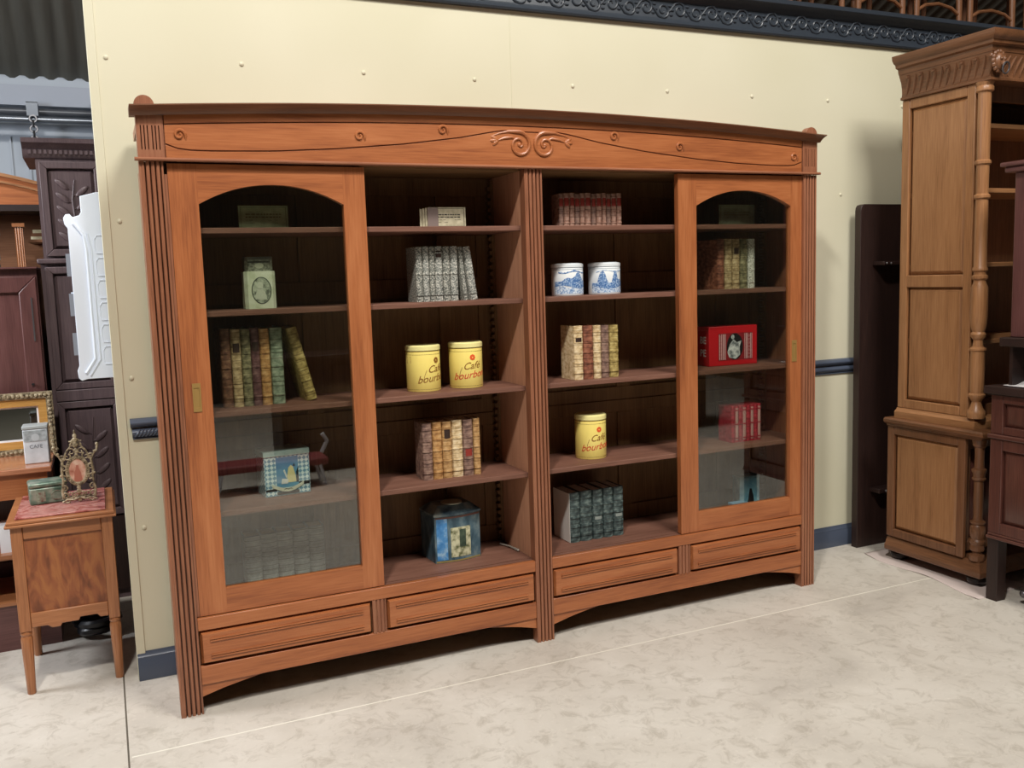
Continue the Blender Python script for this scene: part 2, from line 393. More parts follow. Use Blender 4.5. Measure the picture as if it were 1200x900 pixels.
# ------------------------------------------------------------------ books
leather_cache = {}
def leather(key, cols, scale=60, rough=.5, stretch=(1, 1, 1)):
    if key not in leather_cache:
        m = mottled(key, cols, scale, stretch, rough=rough, detail=5, bump=.15, pos=(.33, .67)); nt = m.node_tree; b = nt.nodes['Principled BSDF']
        src = b.inputs['Base Color'].links[0].from_socket
        if key not in ('marbled_paper', 'grey_marbled_paper', 'white_mottled'):
            # tooled lines across the spine only, spaced differently from book to book
            tc = nt.nodes.new('ShaderNodeTexCoord'); sp = nt.nodes.new('ShaderNodeSeparateXYZ'); link(nt, tc.outputs['Object'], sp.inputs[0])
            oi = nt.nodes.new('ShaderNodeObjectInfo')
            def mth(op, x, y):
                n = nt.nodes.new('ShaderNodeMath'); n.operation = op
                for i, v in enumerate((x, y)):
                    if hasattr(v, 'links'): link(nt, v, n.inputs[i])
                    else: n.inputs[i].default_value = v
                return n.outputs[0]
            f = mth('MULTIPLY_ADD', oi.outputs['Random'], 34.0); f.node.inputs[2].default_value = 26.0
            ph = mth('MULTIPLY', sp.outputs['Z'], f)
            w1 = mth('FRACT', mth('ADD', ph, oi.outputs['Random']), 0.0)
            near = mth('LESS_THAN', w1, .13)
            w2 = mth('FRACT', mth('MULTIPLY', ph, 2.7), 0.0); thin = mth('MULTIPLY', mth('LESS_THAN', w2, .16), .45)
            fac = mth('MULTIPLY', mth('MAXIMUM', near, thin), mth('LESS_THAN', sp.outputs['Y'], .012))
            mx = nt.nodes.new('ShaderNodeMix'); mx.data_type = 'RGBA'; mx.blend_type = 'MULTIPLY'; mx.inputs[7].default_value = (.45, .40, .36, 1)
            link(nt, mth('MULTIPLY', fac, .75), mx.inputs[0]); link(nt, src, mx.inputs[6]); link(nt, mx.outputs[2], b.inputs['Base Color'])
        leather_cache[key] = m
    return leather_cache[key]
L_ = dict(
    brown=('brown_leather', ['#4c2f22', '#6e4a36', '#8b6a50']), tan=('tan_leather', ['#9c7448', '#ba925e', '#ceaa7a']),
    buff=('buff_leather', ['#8b7350', '#b39b72', '#cdb890']), cream=('cream_vellum', ['#b09468', '#d8bf94', '#e8d6b2']),
    maroon=('maroon_leather', ['#4c2c2e', '#664444', '#846460']), green=('grey_green_leather', ['#5f6d58', '#84917a', '#a0aa92']),
    gold=('golden_leather', ['#7a6838', '#a89256', '#c4b274']), ochre=('ochre_leather', ['#94683c', '#b88a54', '#cca470']),
    marble=('marbled_paper', ['#26292a', '#7c7e76', '#d8d4c6']), marbled=('grey_marbled_paper', ['#363c3e', '#8e9088', '#dcd8cc']), slate=('slate_cloth', ['#2a3436', '#41504f', '#6a7874']),
    pale=('pale_grey_cloth', ['#8c9696', '#9aa4a2', '#a8b2b0']), pink=('pinkish_leather', ['#7c5648', '#a07c6a', '#b8988a']),
    red=('red_cloth', ['#8c1626', '#a82034', '#b83a48']), olive=('olive_leather', ['#4e4a34', '#7c7656', '#a29a76']),
    rust=('rust_leather', ['#5c3426', '#86503c', '#a06a50']), white=('white_mottled', ['#5a5a52', '#c8c6b8', '#e6e4da']), mauve=('mauve_leather', ['#5e4640', '#86695c', '#a08474']))
def mat_of(k): return leather(*L_[k], **({'scale': 190} if k in ('marble', 'marbled', 'white') else {'scale': 45, 'stretch': (1, 1, 1.6)}))
M_lab = dict(rose=plain('rose_label', '#b48a84', .5), red=plain('red_label', '#8c2f26', .45), dark=plain('dark_label', '#33221c', .45), tan=plain('tan_label', '#b08a58', .5), gold=plain('gilt_lines', '#c8a866', .35, .4), grey=plain('grey_label', '#8a928c', .5))
def book(label, group, x, z, w, h, d, yf, cover, bands=4, lab=None, labz=.7, labh=.12, pages=None, tilt=0, rot=0, lines=True):
    t = thing('book', label, 'book', (x, yf, z), rot, group, tilt)
    m = MB(); b = min(.012, w*.30); n = 6; th = .0025
    outer = [(0, d)]+[(0, b)]+[(w/2-w/2*math.cos(PI*i/n), b-b*math.sin(PI*i/n)) for i in range(1, n)]+[(w, b), (w, d)]
    inner = [(w-th, d), (w-th, b+th), (th, b+th), (th, d)]
    pts = outer+inner; N_ = len(pts); no = len(outer)
    vs = [(px, py, zz) for zz in (0, h) for px, py in pts]
    fs = [(i, (i+1) % N_, (i+1) % N_+N_, i+N_) for i in range(N_)]
    # caps: spine fan and boards
    for o_, rev in ((0, False), (N_, True)):
        board1 = [0, 1, no+2, no+3]; board2 = [no-2, no-1, no, no+1]
        spine = list(range(1, no-1))+[no+1, no+2]
        for fc in (board1, board2, spine): fs.append(tuple(i+o_ for i in (fc if rev else fc[::-1])))
    m.add(vs, fs)
    for k in range(bands):   # raised bands across the spine
        zb = h*(.12+.76*k/(max(bands-1, 1))); e = .0028
        sp = [(w/2-(w/2+e*.3)*math.cos(PI*i/n), b-(b+e)*math.sin(PI*i/n)) for i in range(0, n+1)]
        vs = [(px, py, zz) for zz in (zb-.0025, zb+.0025) for px, py in sp+[(w*.9, b+.003), (w*.1, b+.003)]]; q = n+3
        m.add(vs, [tuple(range(q)), tuple(range(2*q-1, q-1, -1))]+[(i, (i+1) % q, (i+1) % q+q, i+q) for i in range(q)])
    m.build('cover', mat_of(cover), t)
    MB().box(th+.0003, w-th-.0003, b+th+.0005, d-.004, .003, h-.004).build('page_block', pages or M_page, t)
    if lab:
        e = .0006; m = MB()
        sp = [(w/2-(w/2)*.93*math.cos(PI*i/n), b-(b+e)*math.sin(PI*i/n)-e*.3) for i in range(0, n+1)]
        sp2 = [(px, py+.002) for px, py in sp[::-1]]
        pts = sp+sp2
        vs = [(px, py, zz) for zz in (h*labz, h*(labz+labh)) for px, py in pts]; q = len(pts)
        m.add(vs, [(i, (i+1) % q, (i+1) % q+q, i+q) for i in range(q)]+[(i, i+1, q-2-i, q-1-i) for i in range(n)]+[(q+q-1-i, q+q-2-i, q+i+1, q+i) for i in range(n)])
        if lines:
            pass
        m.build('title_label', M_lab[lab], t)
    return t
ORD = ['leftmost', 'second', 'third', 'fourth', 'fifth', 'sixth', 'seventh', 'eighth', 'ninth', 'tenth', 'eleventh', 'twelfth']
# bay one, middle shelf: six upright antique books and a leaning one
row = [(.234, .036, .290, 'brown', 'dark brown spine'), (.272, .034, .289, 'buff', 'buff spine with dark bands'), (.308, .033, .290, 'olive', 'olive-brown spine'), (.342, .031, .289, 'maroon', 'maroon spine, flecked'), (.374, .036, .286, 'ochre', 'orange-tan spine'), (.412, .046, .290, 'green', 'grey-green spine')]
for i, (x, w, h, c, t) in enumerate(row):
    book(f'antique leather book, {t}, upright in row behind left glass door', 'antique books behind the left door', x, 1.0801, w, h-.002*(i % 3), .2, .135, c, 5, 'dark' if i in (1, 3) else None)
book('golden spined book leaning against its row behind left glass door', 'antique books behind the left door', .541, 1.0801, .040, .286, .2, .15, 'gold', 6, None, tilt=-.232)
# bay one floor: five tall pale volumes
for i in range(5):
    book(f'tall pale grey volume on floor behind left door, {ORD[i]} of five from left', 'pale volumes behind the left door', .288+i*.0622, .3561, .060, .200+.0015*i, .1, .25, 'pale', 5, 'grey' if i > 2 else None, .62, .1)
# bay two: marbled books
xs2 = [(.990, .028), (1.0195, .026), (1.047, .022), (1.0705, .032), (1.104, .030), (1.1355, .032)]
for i, (x, w) in enumerate(xs2):
    book(f'grey marbled slim book above yellow tins, {ORD[i]} of the upright six', 'marbled books above the yellow tins', x, 1.4381, w, .216+.001*(i % 2), .12, .13, 'marble' if i % 2 == 0 else 'marbled', 3, 'dark' if i == 3 else None, .8, .12)
book('thin marbled book leaning steeply, inner of the leaning pair above tins', 'marbled books above the yellow tins', 1.1905, 1.4381, .018, .214, .12, .135, 'marble', 3, tilt=-.10)
book('thicker marbled book leaning left, rightmost on the shelf above tins', 'marbled books above the yellow tins', 1.219, 1.4381, .032, .214, .12, .13, 'marbled', 3, tilt=-.135)
# bay two lower: six tan books
cv = ['mauve', 'ochre', 'tan', 'cream', 'mauve', 'tan']
ct = ['brown-grey spine', 'mottled ochre spine', 'tan spine with dark ornaments', 'pale cream-tan spine', 'brown spine with purple label', 'narrow golden tan spine']
xx = [.984, 1.029, 1.071, 1.113, 1.160, 1.206, 1.237]
for i in range(6):
    book(f'antique book, {ct[i]}, {ORD[i]} of row above blue tin', 'tan books above the big blue tin', xx[i], .7191, xx[i+1]-xx[i]-.002, .232+.002*(i % 2), .10, .125, cv[i], 5, 'dark' if i in (2,) else ('red' if i == 4 else None), .35 if i == 4 else .7, .16)
# bay three top: twelve thin books with red labels
e = [1.629, 1.652, 1.681, 1.705, 1.730, 1.754, 1.785, 1.808, 1.837, 1.858, 1.882, 1.909, 1.935]
for i in range(12):
    book(f'small worn pinkish-brown book with red label on top shelf, {ORD[i]} of twelve', 'small books on the top shelf', e[i], 1.7281, e[i+1]-e[i]-.0015, .136+.002*(i % 3), .07, .13, 'pink' if i % 3 else 'mauve', 3, 'red', .62, .24)
# bay three, middle: five books
e = [1.664, 1.711, 1.761, 1.799, 1.839, 1.886]; cv = ['cream', 'rust', 'cream', 'mauve', 'gold']
ct = ['pale spine with black ornaments', 'reddish brown ribbed spine', 'pale cream-tan spine', 'purplish brown spine', 'yellowish spine']
for i in range(5):
    book(f'antique book, {ct[i]}, in the middle row right of centre post', 'antique books right of the centre post', e[i], 1.0801, e[i+1]-e[i]-.002, .230-.001*i, .125, .09, cv[i], 5, 'dark' if i in (0,) else None, .68, .1)
# bay three floor: five dark volumes
e = [1.650, 1.704, 1.766, 1.820, 1.872, 1.926]
for i in range(5):
    q_ = book(f'large dark slate volume with white page edges, {ORD[i]} of five at bookcase bottom', 'slate volumes at the bottom', e[i], .3561, e[i+1]-e[i]-.002, .222+.002*(i % 2), .16, .14, 'slate', 5, 'grey' if i in (2, 4) else None, .4, .06, pages=M_pagew)
    if i == 0: MB().box(-.0014, -.0001, .004, .158, .001, .221).build('white_side_board', plain('white_board', '#d8d6d0', .7), q_)
# bay four: five books on the second shelf
e = [2.448, 2.488, 2.532, 2.576, 2.621, 2.664]; cv = ['rust', 'buff', 'buff', 'olive', 'white']
ct = ['reddish brown cover', 'buff spine', 'darker buff spine with ornaments', 'olive-grey spine', 'white mottled spine']
for i in range(5):
    book(f'antique book with {ct[i]} behind right door above red box', 'books behind the right door', e[i], 1.4381, e[i+1]-e[i]-.002, .228+.001*(i % 2), .205, .14, cv[i], 4, 'dark' if i == 2 else None)
# bay four: eight small red books
e = [2.497, 2.518, 2.540, 2.562, 2.585, 2.607, 2.628, 2.649, 2.670]
for i in range(8):
    book(f'thin red cloth book behind right door below red box, {ORD[i]} of eight', 'red books behind the right door', e[i], .7191, e[i+1]-e[i]-.0015, .172+.001*(i % 2), .1, .11, 'red', 3, 'rose' if i in (1, 3, 5, 7) else None, .06, .88)

# ------------------------------------------------------------------ cards and little books on the top shelf
def card(label, x, y, z, w, h, d, rot, facecol, inkcol, extra=True, leaves=1):
    t = thing('card_booklet', label, 'booklet', (x, y, z), rot)
    for k in range(leaves):
        MB().box(0-.010*k, w, .0022*k*2, .0022*k*2+.0022, 0, h-.002*k).build('cover' if k == 0 else 'leaf', facecol, t)
    m = MB().box(w*.04, w*.96, -.0006, 0, h*.06, h*.075).box(w*.04, w*.96, -.0006, 0, h*.925, h*.94).box(w*.04, w*.05, -.0006, 0, h*.06, h*.94).box(w*.95, w*.96, -.0006, 0, h*.06, h*.94)
    random.seed(int(x*100))
    for r in range(5):
        xx = w*.14
        while xx < w*.84:
            L = w*random.uniform(.03, .1); zz = h*(.25+.12*r)
            if r in (2, 3) or random.random() < .5: m.box(xx, min(xx+L, w*.9), -.0006, 0, zz, zz+h*(.05 if r in (2, 3) else .014))
            xx += L+w*.02
    m.build('printed_lines', inkcol, t)
    return t
M_cardg = mottled('pale_green_card', ['#93a07a', '#a9b48c'], 30, rough=.7)
M_cardc = mottled('buff_card', ['#a8a084', '#c4bca0'], 50, rough=.7)
M_cardd = mottled('dull_green_card', ['#6c725a', '#858a6e'], 30, rough=.7)
M_ink = plain('brown_ink', '#6b6a44', .7); M_ink2 = plain('dark_ink', '#35322c', .7)
card('pale green framed card on top shelf behind left glass door', .330, .15, 1.7281, .178, .085, .01, 0, M_cardg, M_ink)
c_ = card('buff booklets with grey strip standing on top shelf above marbled books', 1.049, .13, 1.7281, .158, .079, .02, 0, M_cardc, M_ink2, leaves=4)
MB().box(-.002, .042, -.0012, -.0002, .001, .078).build('grey_strip', plain('grey_strip', '#7c6c66', .6), c_)
card('dull green card standing on top shelf behind right glass door', 2.460, .15, 1.7281, .202, .095, .01, 0, M_cardd, M_ink)

# ------------------------------------------------------------------ round tins
M_yel = plain('yellow_enamel', '#efd978', .3, coat=.4); M_yell = plain('pale_yellow_lid', '#efe49c', .3, coat=.4)
M_tbrown = plain('brown_print', '#8a5a20', .5); M_tred = plain('red_print', '#c8452c', .5); M_flow = plain('orange_flower', '#e25a2a', .5); M_dot = plain('brown_dots', '#6b4a1c', .5)
def cyl_body(r, z0, z1, b=.002): return [(r-b*1.5, z0), (r-b*.4, z0+b*.3), (r, z0+b), (r, z1-b), (r-b*.4, z1-b*.3), (r-b*1.5, z1)]
def coffee_tin(label, x, y, z, h, ang, flower, ink):
    r = .069
    t = thing('round_tin', label, 'tin', (x, y, z), 0, 'yellow coffee tins')
    MB().lathe(cyl_body(r, 0, h*.875), n=48).build('tin_body', M_yel, t)
    MB().lathe([(r-.001, h*.88), (r+.002, h*.885), (r+.002, h*.97), (r-.001, h*.99), (r-.006, h), (r-.012, h*.995), (.001, h*.992)], n=48).build('lid', M_yell, t)
    m = MB()
    for k in range(60):
        for zz in (h*.05, h*.80):
            q = MB().box(-.0022, .0022, -.0005, .0004, zz-.0008, zz+.0008); wrap(q, r, 2*PI*k/60); m.merge(q)
    q = MB()
    for k in range(48):
        q2 = MB().box(-.0046, .0046, -.0004, .0004, h*.862, h*.87); wrap(q2, r, 2*PI*k/48); m.merge(q2)
    m.build('dotted_border', M_dot, t)
    def write(s, size, xo, zo, mat, nm):
        q = text_mb(s, size, shear=.35, bold=.0001, ext=.0003)
        q.map(lambda v: Vector((v.x+xo, v.y-.0005, v.z+zo+v.x*.10))); wrap(q, r, ang); q.build(nm, mat, t)
    write('Café', .040, .008, h*.42, M_tbrown, 'lettering'); write('bourbon', .041, .0, h*.22, ink, 'lettering')
    q = MB().tube([(-.046, -.0005, h*.24), (-.040, -.0005, h*.36), (-.032, -.0005, h*.46)], .0009, 6); wrap(q, r, ang); q.build('pen_stroke', M_tbrown, t)
    m = MB()
    for k in range(8):
        a = k*PI/4; cx, cz = .0075*math.cos(a), .0075*math.sin(a)
        m.prism([(cx+.0048*math.cos(b*PI/4), cz+.0048*math.sin(b*PI/4)) for b in range(8)], -.0009-.00005*k, .0006, 'y')
    m.map(lambda v: Vector((v.x+.012, v.y, v.z+h*.67))); wrap(m, r, ang); m.build('flower_print', flower, t)
    if flower is not M_flow:
        m = MB()
        for a, b, c, d in ((-.012, .012, 0, .0012), (-.012, .012, .0248, .026), (-.012, -.0108, 0, .026), (.0108, .012, 0, .026)): m.box(a, b, -.0005, .0004, h*.62+c, h*.62+d)
        wrap(m, r, ang-1.62); m.build('printed_frame', M_tbrown, t)
    return t
a1 = math.atan2(1.0, 3.5)
coffee_tin('yellow round tin with brown flower, left of the middle-shelf pair', 1.022, .19, 1.0801, .186, .34, M_tbrown, M_tbrown)
coffee_tin('yellow round tin with orange flower and brown script, right of middle-shelf pair', 1.207, .19, 1.0801, .188, -.12, M_flow, M_tred)
coffee_tin('yellow round tin standing alone above the slate volumes', 1.790, .195, .7191, .196, -.10, M_flow, M_tred)
M_delft = mottled('white_glaze', ['#dfe6ea', '#eef0ee'], 20, rough=.2)
M_blue1 = mottled('blue_painting', ['#426aa2', '#6f92c0', '#b4c8de'], 150, rough=.25, pos=(.38, .64)); M_blue2 = mottled('pale_blue_painting', ['#5f84b4', '#b8cadf', '#dfe8ee'], 140, rough=.25)
M_bline = plain('blue_grey_line', '#5f7890', .4)
def delft(label, x, y, z, r, h, kind):
    t = thing('round_tin', label, 'tin', (x, y, z), 0, 'blue and white tins')
    MB().lathe(cyl_body(r, 0, h*.86), n=48).build('tin_body', M_delft, t)
    MB().lathe([(r-.001, h*.865), (r+.0015, h*.87), (r+.0015, h*.955), (r-.003, h*.985), (r-.012, h), (.001, h*1.01)], n=48).build('lid', M_delft, t)
    m = MB()
    for k in range(48):
        for zz in (h*.8, h*.855):
            q = MB().box(-.0046, .0046, -.0004, .0004, zz, zz+.0012); wrap(q, r, 2*PI*k/48); m.merge(q)
    m.build('line_border', M_bline, t)
    def poly(pts, mat, nm, off=-.0006):
        m = MB()
        # columns so that the shape bends smoothly
        for (xa, la, ua), (xb, lb, ub) in zip(pts, pts[1:]):
            m.strip([(xa, la), (xb, lb)], [(xa, ua), (xb, ub)], off, .0003)
        wrap(m, r, -.05); m.build(nm, mat, t)
    random.seed(kind)
    n = 26; sea = []; hill = []; cloud = []
    for i in range(n+1):
        u = i/n; X = (-.5+u)*r*2.6
        sea.append((X, h*.05, h*(.27+.06*math.sin(9*u+kind)+.04*random.random())))
        if kind == 1:
            top = .42+.28*math.exp(-((u-.62)/.12)**2)+.12*math.exp(-((u-.35)/.12)**2)+.02*random.random()
            low = .26+.05*math.sin(7*u)
        else:
            top = .34+.36*math.exp(-((u-.28)/.10)**4)+.36*math.exp(-((u-.60)/.07)**4)+.12*math.exp(-((u-.75)/.1)**2)+.02*random.random()
            low = .22+.05*math.sin(6*u+2)
        hill.append((X, h*min(low, top-.02), h*top))
        c = .70+.03*math.sin(11*u+kind*2); cloud.append((X, h*c, h*(c+.03+.04*random.random()*(1 if (u < .55) == (kind == 1) else .3))))
    poly(sea, M_blue2, 'painted_sea'); poly(hill, M_blue1, 'painted_hills', -.0008); poly(cloud[3:-3], M_blue1 if kind == 1 else M_blue2, 'painted_leaves')
delft('blue and white round tin with single painted hill, left of shelf pair', 1.700, .21, 1.4381, .069, .138, 1)
delft('blue and white round tin with two painted peaks, right of shelf pair', 1.884, .21, 1.4381, .071, .138, 2)

# ------------------------------------------------------------------ green portrait tin, bay one
t = thing('tea_tin', 'pale green tin with oval portrait behind left glass door', 'tin', (.392, .19, 1.4381), -.04)
def cham(w, d, c): return [(-w/2+c, -d/2), (w/2-c, -d/2), (w/2, -d/2+c), (w/2, d/2-c), (w/2-c, d/2), (-w/2+c, d/2), (-w/2, d/2-c), (-w/2, -d/2+c)]
M_tg = mottled('pale_green_print', ['#b4bc9c', '#c6ccb0', '#cfd4bc'], 25, rough=.4); M_tgd = mottled('grey_green_print', ['#585c4e', '#8c907c', '#a6aa96'], 120, rough=.4)
MB().prism(cham(.112, .1, .012), 0, .137, 'z').build('tin_body', M_tg, t)
m = MB().prism(cham(.100, .088, .012), .1372, .178, 'z'); m.build('shoulder', M_tgd, t)
MB().prism(cham(.102, .09, .012), .1785, .190, 'z').build('lid', plain('pewter_lid', '#8c8c80', .35, .7), t)
m = MB()
def ell(cx, cz, a, b, n=28): return [(cx+a*math.cos(2*PI*i/n), cz+b*math.sin(2*PI*i/n)) for i in range(n)]
pt = ell(.004, .067, .034, .048); m.tube([(x, -.0502, z) for x, z in pt], .0018, 6, closed=True); m.build('oval_border', plain('dark_green_ink', '#3c4436', .5), t)
MB().prism(ell(.004, .067, .033, .047), -.0508, -.0499, 'y').build('portrait', mottled('grey_engraving', ['#5c6254', '#98a08a', '#b4bca4'], 70, rough=.5), t)
m = MB().prism(ell(.000, .085, .011, .014, 16), -.0514, -.0507, 'y').prism([(-.02, .035), (.022, .032), (.017, .06), (.006, .074), (-.006, .074), (-.016, .058)], -.0514, -.0507, 'y')
m.build('portrait_figure', plain('pale_engraving', '#b9bea8', .5), t)
MB().prism(ell(.001, .157, .016, .010, 18), -.0452, -.0439, 'y').build('small_medallion', M_tg, t)
MB().box(-.04, .04, -.0446, -.0439, .168, .174).build('dark_band', plain('dark_band_ink', '#3a3e34', .5), t)

# ------------------------------------------------------------------ chequered tin, bay one
t = thing('box_tin', 'pale blue chequered tin with yellow sail picture behind left door', 'tin', (.448, .24, .7191), .09)
w, d, h = .176, .12, .176
M_chk = checker('blue_chequer', '#d9ecee', '#6c9cb4', 84)
MB().box(-w/2, w/2, -d/2, d/2, 0, h*.865).build('tin_body', M_chk, t, bevel=.003)
MB().box(-w/2-.002, w/2+.002, -d/2-.002, d/2+.002, h*.87, h).build('lid', mottled('pale_blue_lid', ['#b7d4d6', '#cfe4e2'], 40, rough=.35), t, bevel=.003)
MB().box(-.043, .043, -d/2-.0008, -d/2-.0001, h*.18, h*.85).build('picture_panel', mottled('blue_sky_print', ['#4d88b0', '#74acc8'], 10, rough=.4), t)
m = MB().prism([(-.004, h*.28), (.034, h*.28), (.03, h*.45), (.022, h*.62), (.014, h*.66), (.004, h*.6), (-.001, h*.45)], -d/2-.0014, -d/2-.0008, 'y').build('yellow_sail', plain('pale_yellow_print', '#dcd49c', .5), t)
m = MB().prism([(-.026, h*.26), (.0, h*.26), (.002, h*.36), (-.022, h*.38)], -d/2-.0018, -d/2-.0014, 'y').prism([(-.016, h*.56), (-.005, h*.38), (-.002, h*.42), (-.01, h*.58)], -d/2-.0014, -d/2-.0008, 'y').build('white_shape', plain('white_print', '#d6dcd8', .5), t)
MB().prism([(.032, h*.27), (.043, h*.27), (.043, h*.62), (.034, h*.5)], -d/2-.0014, -d/2-.0008, 'y').prism([(.022, h*.64), (.028, h*.7), (.03, h*.62)], -d/2-.0014, -d/2-.0008, 'y').build('dark_shape', plain('dark_print', '#1d2a30', .5), t)
MB().box(-w/2+.003, -.043, -d/2-.0008, -d/2-.0001, h*.12, h*.17).box(.043, w/2-.003, -d/2-.0008, -d/2-.0001, h*.2, h*.27).box(-.043, .043, -d/2-.0012, -d/2-.0001, h*.03, h*.10).build('dark_band', plain('black_print', '#1b2226', .5), t)
sc1 = [(-.06+.12*i/12, h*.20-.02*math.sin(PI*i/12)) for i in range(13)]; sc2 = [(x*1.04, z+.014) for x, z in sc1]
MB().strip(sc1, sc2, -d/2-.0026, -d/2-.0018).build('scroll_banner', plain('cream_banner', '#dde0cc', .5), t)
MB().strip(*[[(-.016+.032*i/6, h*.125+.0+.006*math.sin(PI*i/3)**2*.8+k) for i in range(7)] for k in (0, .0022)], -d/2-.0031, -d/2-.0026).build('banner_mark', plain('black_mark', '#20262a', .5), t)

# ------------------------------------------------------------------ big blue tin, bay two floor
t = thing('box_tin', 'large worn blue bow-fronted tin with sloped lid at bookcase bottom', 'tin', (1.13, .245, .3561), .06)
def bow(w, d, b, n=10, ins=0):
    pts = [(-w/2+ins, d/2-ins)]
    pts += [(-w/2+ins+(w-2*ins)*i/n, -d/2+ins-b*math.sin(PI*i/n)) for i in range(n+1)]
    return pts+[(w/2-ins, d/2-ins)]
M_bt = mottled('worn_slate_blue', ['#2e4652', '#46606c', '#6a7c80'], 30, (1, 1, .6), rough=.4)
MB().prism(bow(.206, .15, .018), 0, .196, 'z').build('tin_body', M_bt, t)
lo = bow(.214, .158, .018); hi = bow(.214, .158, .018, ins=.035); n_ = len(lo)
m = MB(); vs = [(x, y, z) for L, z in ((lo, .197), (lo, .205), (hi, .235)) for x, y in L]
m.add(vs, [(j*n_+i, j*n_+(i+1) % n_, (j+1)*n_+(i+1) % n_, (j+1)*n_+i) for j in (0, 1) for i in range(n_)]+[tuple(range(n_-1, -1, -1)), tuple(2*n_+i for i in range(n_))])
m.build('lid', mottled('worn_grey_blue_lid', ['#2c4250', '#5b6f76', '#8e948c'], 18, rough=.35), t)
MB().lathe([(.045, 0), (.045, .004), (.03, .007), (.001, .007)], (0, -.02, .235), 24).build('lid_disc', plain('pale_lid_print', '#b6b49c', .4), t)
def onbow(x): return -.075-.018*math.sin(PI*(x+.103)/.206)
def bowstrip(x0, x1, z0, z1, off, mat, nm, n=8):
    m = MB(); xs_ = [x0+(x1-x0)*i/n for i in range(n+1)]
    vs = [(x, onbow(x)-o, z) for z in (z0, z1) for o in (off, 0) for x in xs_]; k = n+1
    fs = []
    for i in range(n): fs += [(i, i+1, 2*k+i+1, 2*k+i), (i, k+i, k+i+1, i+1), (2*k+i, 2*k+i+1, 3*k+i+1, 3*k+i)]
    fs += [(0, 2*k, 3*k, k), (n, k+n, 3*k+n, 2*k+n)]
    m.add(vs, fs); return m.build(nm, mat, t)
bowstrip(-.096, -.052, .012, .186, .0008, mottled('bright_blue_print', ['#2f6fa8', '#4a88be', '#9ab8cc'], 40, rough=.35, pos=(.3, .75)), 'blue_panel')
bowstrip(-.038, .052, .020, .145, .0010, mottled('faded_scene_print', ['#5a5f3c', '#a9a888', '#c8c6a4'], 45, rough=.45, pos=(.35, .6)), 'scene_panel')
bowstrip(.0, .03, .06, .135, .0014, mottled('dark_figure_print', ['#26382c', '#4c5c4a'], 60, rough=.45), 'dark_figure', 3)
bowstrip(-.1, .1, .186, .194, .0008, plain('dull_red_line', '#5e3c34', .4), 'red_line', 12)
bowstrip(-.1, .1, .002, .008, .0008, plain('dull_gold_line', '#8f7c48', .4), 'gold_line', 12)

# ------------------------------------------------------------------ red box, bay four
t = thing('gift_box', 'bright red box with black and white oval picture behind right door', 'box', (2.545, .205, 1.0801), -.06)
w, d, h = .266, .1, .185
M_redb = plain('red_box_card', '#c2121e', .4)
MB().box(-w/2, w/2, -d/2, d/2, 0, h).build('box_body', M_redb, t, bevel=.003)
Y = -d/2
MB().box(-.082, .105, Y-.0008, Y, h*.13, h*.82).build('picture_panel', plain('dark_red_print', '#8c1620', .5), t)
m = MB()
for a in (-.078, -.066, -.058, -.052, -.046, .062, .070, .076, .094, .101): m.box(a, a+.003, Y-.0013, Y-.0008, h*.15, h*.8)
for k in range(7):
    zz = h*(.19+.09*k)
    for cx in (-.0705, .0865): m.tube([(cx+.0045*math.cos(a*PI/5), Y-.001, zz+.0045*math.sin(a*PI/5)) for a in range(10)], .0007, 4, closed=True)
m.build('white_stripes', plain('white_print_red', '#d9b4b4', .5), t)
MB().prism(ell(.008, h*.475, .045, .062), Y-.0016, Y-.0008, 'y').build('oval_picture', plain('near_black_print', '#15171a', .4), t)
m = MB().prism([(-.024, h*.2), (.012, h*.16), (.036, h*.26), (.034, h*.48), (.044, h*.62), (.018, h*.58), (.0, h*.66), (-.02, h*.54), (-.034, h*.34)], Y-.0021, Y-.0016, 'y').prism(ell(-.004, h*.72, .009, .011, 12), Y-.0021, Y-.0016, 'y')
m.build('white_figure', mottled('grey_white_print', ['#6a7074', '#b8bcbc', '#dcdedc'], 50, rough=.5), t)
for s, zz in (('BE', .118), ('PE', .058)):
    q = text_mb(s, .046, bold=.001, ext=.0003)
    q.map(lambda v: Vector((-w/2-.0006+v.y*.8, -v.x*1.05, v.z+zz-.012))); q.build('lettering', plain('white_letters', '#e8d8d8', .5), t)
# blue boxes on the floor of bay four
t = thing('box_tin', 'teal blue upright box with dark figure on floor behind right door', 'tin', (2.69, .25, .3561), -.05)
M_tb = mottled('teal_blue_print', ['#5f93ab', '#78aabf', '#8cbccc'], 22, rough=.4)
MB().box(-.058, .058, -.03, .03, 0, .150).build('tin_body', M_tb, t, bevel=.002)
MB().box(-.059, .059, -.031, .031, .151, .162).build('lid', M_tb, t, bevel=.002)
MB().prism([(-.018, .02), (.026, .02), (.022, .06), (.014, .085), (.01, .1), (.0, .1), (-.004, .08), (-.008, .05)], -.0312, -.0302, 'y').build('dark_figure', plain('dark_silhouette', '#151a1e', .5), t)
t = thing('box_tin', 'small bright blue tin in front of teal box behind right door', 'tin', (2.585, .17, .3561), -.05)
MB().box(-.043, .043, -.03, .03, 0, .045).build('tin_body', plain('bright_blue_tin', '#4f86ac', .35), t, bevel=.002)
MB().box(-.044, .044, -.031, .031, .0455, .054).build('lid', plain('bright_blue_lid', '#6d9dbc', .35), t, bevel=.002)
m = MB().tube([(.02*math.cos(a*PI/8)-.005, -.0305, .024+.014*math.sin(a*PI/8)) for a in range(16)], .0012, 4, closed=True); m.build('oval_border', plain('navy_line', '#284c6c', .4), t)

